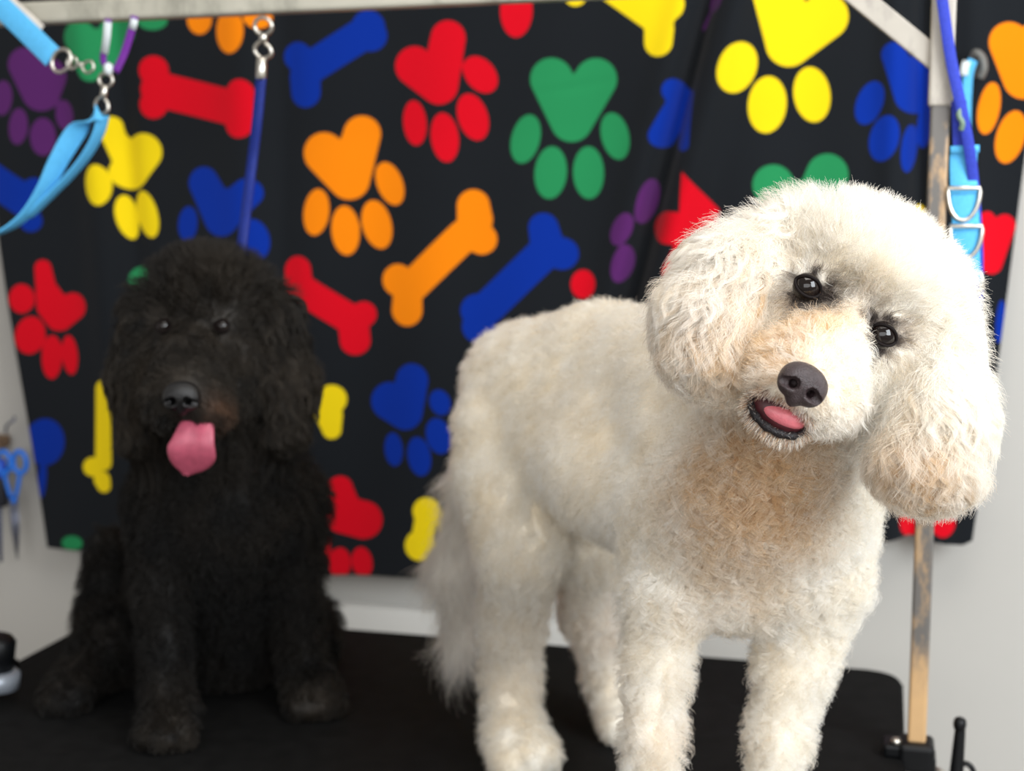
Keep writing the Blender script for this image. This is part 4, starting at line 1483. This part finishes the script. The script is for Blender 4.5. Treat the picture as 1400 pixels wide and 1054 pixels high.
    sets.append(grow_locks(B, v, q, 'curl', 3600, 18, .0042, colour, keep, NP=10, amp=.0036, wl=.020, L=.034, lift=.34, jit=.45, coherent=.1, allow=.010, depth=.003, tw=.8))
    # fringe of short hairs along the lips
    c = H(-3, -166, .044)

    def fringe(t0, t1, ru, rv, dv, n, L, hang, cols, w0=0.0):
        t = RNG.uniform(t0, t1, n)
        root_ = c + np.outer(np.cos(t), HX) * ru + np.outer(np.sin(t) * rv + dv, HY) + np.outer(-.004 + w0 + .004 * np.abs(np.sin(t)), HZ)
        out = np.outer(np.cos(t) * .55, HX) + np.outer(np.sin(t), HY) * hang + HZ * .30 + .28 * RNG.normal(size=(n, 3))
        out /= np.linalg.norm(out, axis=1)[:, None]
        Ls = L * RNG.uniform(.5, 1.15, n)
        u = np.linspace(0, 1, 10)
        pts_ = root_[:, None] + out[:, None] * (Ls[:, None] * u)[..., None] - HY * (.30 * Ls[:, None] * u ** 2)[..., None]
        ci = RNG.integers(0, len(cols), n)
        return pts_.astype(np.float32), np.tile(.00017 * (1 - .7 * u ** 2), (n, 1)), np.array(cols)[ci]
    sets.append(fringe(math.pi * .95, math.pi * 2.0, .0235, .0150, 0, 900, .0085, 1.0, [rust, dark, tan, cream, cream]))
    sets.append(fringe(math.pi * 1.0, math.pi * 2.0, .0225, .0135, 0, 160, .0050, -.6, [dark, rust, cream], .003))
    sets.append(fringe(.05, math.pi - .05, .0215, .0100, .0045, 620, .0085, -.9, [tan, cream, cream, rust, dark], .010))
    print('white strands', sum(len(s[0]) for s in sets))
    fur = hair_object('fur', sets, M, root)
    fur['kind'] = 'stuff'
    # face
    for e, nm in zip(eyes, ('l', 'r')):
        eye_parts(root, e, HR, .0110)
    nose_mesh('nose', nose, np.stack([HX, unit(HY + .15 * HZ), unit(HZ - .15 * HY)]), 1.0, M_NOSE_W, root)
    vs, fs = uv_ball(H(-3, -166, .036), HR, (.0225, .0135, .012))
    mo = mesh_obj('mouth', vs, fs, M_MOUTH, root)
    vs, fs = uv_ball(H(3, -166, .0415), np.stack([unit(HX + .1 * HY), unit(HY + .3 * HZ), unit(HZ - .3 * HY)]), (.0178, .0080, .0085))
    mesh_obj('tongue', vs, fs, M_TONGUE_W, mo)
    c = H(-3, -166, .044)
    path = [c + HX * .0228 * math.cos(t) + HY * (.0135 * math.sin(t)) + HZ * (.006 * (-math.sin(t)) - .004) for t in np.linspace(math.pi * .93, math.pi * 2.05, 22)]
    vs, fs = sweep(np.array(path), .0030 * np.clip(np.sin(np.linspace(.25, math.pi - .25, 22)) * 1.3, .3, 1) * (1 + .22 * np.sin(np.arange(22) * 2.1)), 10)
    mesh_obj('lower_lip', vs, fs, M_LIP, mo)
    return root


build_white_dog()


def tongue_mesh(name, path, widths, thick, side, material, parent):
    path = smooth_path(path, 6)
    n = len(path)
    w = np.maximum(smooth_path([(x, 0, 0) for x in widths], 6)[:, 0], .001)
    tang = np.gradient(path, axis=0); tang /= np.linalg.norm(tang, axis=1)[:, None]
    vs, fs = [], []
    m = 20
    for i in range(n):
        s = unit(side - tang[i] * (side @ tang[i]))
        f = np.cross(s, tang[i])
        if f @ VF < 0:
            f = -f
        for k in range(m):
            a = 2 * math.pi * k / m
            x, y = math.cos(a), math.sin(a)
            gr = .55 * math.exp(-(x / .16) ** 2) if y > 0 else 0
            vs.append(path[i] + s * x * w[i] / 2 + f * thick * (y * (1 - gr) * .5 + .18 * x * x))
    for i in range(n - 1):
        for k in range(m):
            l = (k + 1) % m
            fs.append((i * m + k, i * m + l, (i + 1) * m + l, (i + 1) * m + k))
    fs.append(tuple(range(m))); fs.append(tuple((n - 1) * m + k for k in range(m))[::-1])
    return mesh_obj(name, vs, fs, material, parent)


def build_black_dog():
    root = thing('dog', 'black shaggy dog sitting with its pink tongue out', 'dog', tuple(P(290, 950, 1.78)[:2]) + (TABLE_Z,), 'dogs on the grooming table')
    B = Body(0.008)
    DOWN = np.array([0, 0, -1.0])
    A = lambda **k: {**dict(L=.032, off=.014, lift=.5, g=DOWN + .1 * VF, amp=.003, wl=.02, clump=.55, spr=1.1, dens=1.0, trim=1.0, drape=0.0, ear=0.0, curl=0.0, body=0.0), **k}
    C = lambda a, b, **k: B.cone(P(*a[:3]), P(*b[:3]), px(a[3], a[2]), px(b[3], b[2]), **k)
    tr = A()
    C((300, 590, 1.74, 105), (308, 680, 1.77, 128), **tr)
    C((270, 690, 1.76, 98), (345, 690, 1.78, 98), **tr)
    C((308, 690, 1.78, 128), (305, 830, 1.92, 135), **tr)
    C((305, 830, 1.92, 135), (300, 880, 2.00, 118), **tr)
    C((175, 850, 1.92, 66), (160, 880, 1.86, 60), **tr)
    C((150, 745, 1.95, 38), (145, 850, 1.90, 50), **tr)
    C((150, 890, 1.85, 55), (105, 930, 1.79, 36), **tr)
    C((430, 850, 1.95, 45), (425, 890, 1.9, 45), **tr)
    leg = A(L=.026, lift=.6, off=.012, g=DOWN, dens=1.1)
    C((222, 690, 1.72, 54), (222, 800, 1.70, 42), **leg)
    C((222, 800, 1.70, 42), (228, 940, 1.685, 41), **leg)
    C((408, 690, 1.78, 50), (403, 800, 1.78, 42), **leg)
    C((403, 800, 1.78, 42), (412, 905, 1.785, 40), **leg)
    pa = A(L=.018, off=.008, lift=.55, amp=.0015, g=DOWN + .3 * VF, dens=1.1)

    def paw_(x, y, D, r, fw):
        c = P(x, y, D); c[2] = TABLE_Z + r * .82
        fw = unit(fw); sd = np.cross(fw, ZAX)
        B.ell(c, np.stack([sd, fw, ZAX]), (r, r * 1.15, r * .85), **pa)
        for k in (-1.4, -.5, .5, 1.4):
            q = c + fw * r * (.95 - .12 * abs(k)) + sd * k * r * .52; q[2] = TABLE_Z + r * .46
            B.ell(q, np.stack([sd, fw, ZAX]), (r * .34, r * .5, r * .46), **{**pa, 'L': .012, 'off': .006})
        return c, fw, sd

    paws = [paw_(232, 990, 1.665, .037, VF), paw_(424, 945, 1.765, .038, VF + .35 * VR), paw_(96, 945, 1.78, .032, VF - .1 * VR)]
    # head
    HR = np.stack([VR, VU, VF])
    H = lambda u, v, w: P(263 + u, 444 - v, 1.64 - w)
    top = A(L=.055, off=.030, lift=.9, g=VU * .6, amp=.003, wl=.025, clump=.4, dens=1.6)
    B.ell(H(22, 32, -.075), HR, (px(104, 1.7), px(84, 1.7), .09), **top)
    B.ell(H(15, 20, -.05), HR, (px(84, 1.68), px(66, 1.68), .07), **top)
    face = A(L=.024, off=.010, lift=.4, g=-VU * .8 - VF * .2, amp=.002, wl=.02, dens=1.7)
    B.cone(H(-40, 0, -.04), H(44, 0, -.04), .040, .040, **face)
    B.cone(H(-52, -50, -.05), H(-34, -95, -.03), .045, .040, **face)
    B.cone(H(66, -50, -.05), H(46, -100, -.03), .047, .042, **face)
    muz = A(L=.022, off=.008, lift=.35, g=-VU - .2 * VF, amp=.002, wl=.02, dens=1.8)
    B.cone(H(-4, -45, .0), H(-10, -92, .045), .042, .035, **muz)
    B.cone(H(-38, -100, .030), H(-38, -116, .040), .029, .025, **muz)
    B.cone(H(24, -100, .030), H(28, -118, .040), .031, .028, **muz)
    B.cone(H(8, -110, -.02), H(8, -150, .012), .042, .026, **muz)
    ear = A(L=.050, off=.018, lift=.28, g=DOWN, amp=.004, wl=.04, clump=.7, dens=1.3, spr=1.3, ear=1.0)
    C((205, 425, 1.70, 46), (182, 510, 1.68, 36), **ear)
    C((182, 510, 1.68, 36), (187, 590, 1.67, 38), **ear)
    C((368, 425, 1.71, 50), (396, 510, 1.69, 41), **ear)
    C((396, 510, 1.69, 41), (394, 580, 1.68, 42), **ear)
    eyes = [P(224, 446, 1.642), P(304, 446, 1.642)]
    nose = P(249, 541, 1.566)
    v, q = surface_net(lambda p: B.eval(p), (-.66, 1.48, TABLE_Z - .005), (-.14, 2.2, 1.45), .0065)
    blk, brn = (.0055, .0050, .0046), (.0125, .0098, .0073)
    ash_lit = (.032, .025, .018)  # brownish coat tint; highlights on crown and ears are put into its colour
    blobs = [(P(285, 350, 1.62), .08, ash_lit, .75), (P(400, 520, 1.64), .07, ash_lit, .95), (P(178, 540, 1.64), .07, ash_lit, .9), (P(305, 560, 1.58), .018, (.09, .045, .025), .7),
             (P(232, 490, 1.58), .03, ash_lit, .3), (P(300, 820, 1.75), .12, (.004, .004, .004), .6), (P(240, 1010, 1.63), .03, ash_lit, .4), (P(440, 960, 1.72), .035, ash_lit, .4)]  # near-black blob between the legs puts the belly's shade into the coat
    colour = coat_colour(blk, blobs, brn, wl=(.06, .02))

    def keep(p):
        m = np.ones(len(p))
        for e in eyes:
            d = np.linalg.norm(p - e, axis=1)
            m *= np.where(d < .0095, 0, 0.25 + 0.75 * ss(d, .0095, .030))
        d = np.linalg.norm(p - (nose - VF * .006), axis=1)
        m *= np.where(d < .019, 0, 0.3 + 0.7 * ss(d, .019, .045))
        return m

    def steer(p, n):
        g = np.zeros_like(p)
        for e in eyes:
            d = p - e
            l = np.linalg.norm(d, axis=1)[:, None]
            g += d / (l + 1e-6) * 2.5 * np.exp(-(l / .028) ** 2)
        d = p - (nose + VF * .004)
        l = np.linalg.norm(d, axis=1)[:, None]
        g += d / (l + 1e-6) * 1.5 * np.exp(-(l / .05) ** 2)
        c = H(20, -20, -.06)
        d = p - c
        l = np.linalg.norm(d, axis=1)[:, None]
        g += d / (l + 1e-6) * 1.2 * ss((p - H(0, 25, 0)) @ VU, 0, .04)[:, None]
        return g

    M = fur_material('black_coat', 0.6, 0.0, 0.22)
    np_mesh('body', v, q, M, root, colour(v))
    pts, rd, col, cid = grow(B, v, q, 9500, 9, colour, keep, steer, NP=8, rad=.00034, spread=.0085)
    pts = trim_to(B, pts, cid, .001)
    sets = [(pts, rd, col), grow_locks(B, v, q, 'ear', 700, 30, .009, colour, keep, NP=8, rad=.00032, amp=.005, wl=.05, L=.085, lift=.2, coherent=.7, allow=.03, depth=.004, lock_tone=.25)]
    print('black strands', sum(len(x[0]) for x in sets))
    fur = hair_object('fur', sets, M, root)
    fur['kind'] = 'stuff'
    for e in eyes:
        eye_parts(root, e, HR, .0092)
    nose_mesh('nose', nose, np.stack([VR, unit(VU + .25 * VF), unit(VF - .25 * VU)]), 1.12, M_NOSE_B, root)
    vs, fs = uv_ball(P(268, 580, 1.60), HR, (.026, .012, .014))
    mo = mesh_obj('mouth', vs, fs, M_LIP, root)
    tongue_mesh('tongue', [P(271, 570, 1.600), P(269, 583, 1.585), P(265, 603, 1.578), P(262, 619, 1.580), P(258, 634, 1.588), P(255, 645, 1.596)],
                [px(44, 1.6), px(49, 1.6), px(59, 1.6), px(67, 1.6), px(50, 1.6), px(10, 1.6)], .012, VR, M_TONGUE_B, mo)
    return root


build_black_dog()
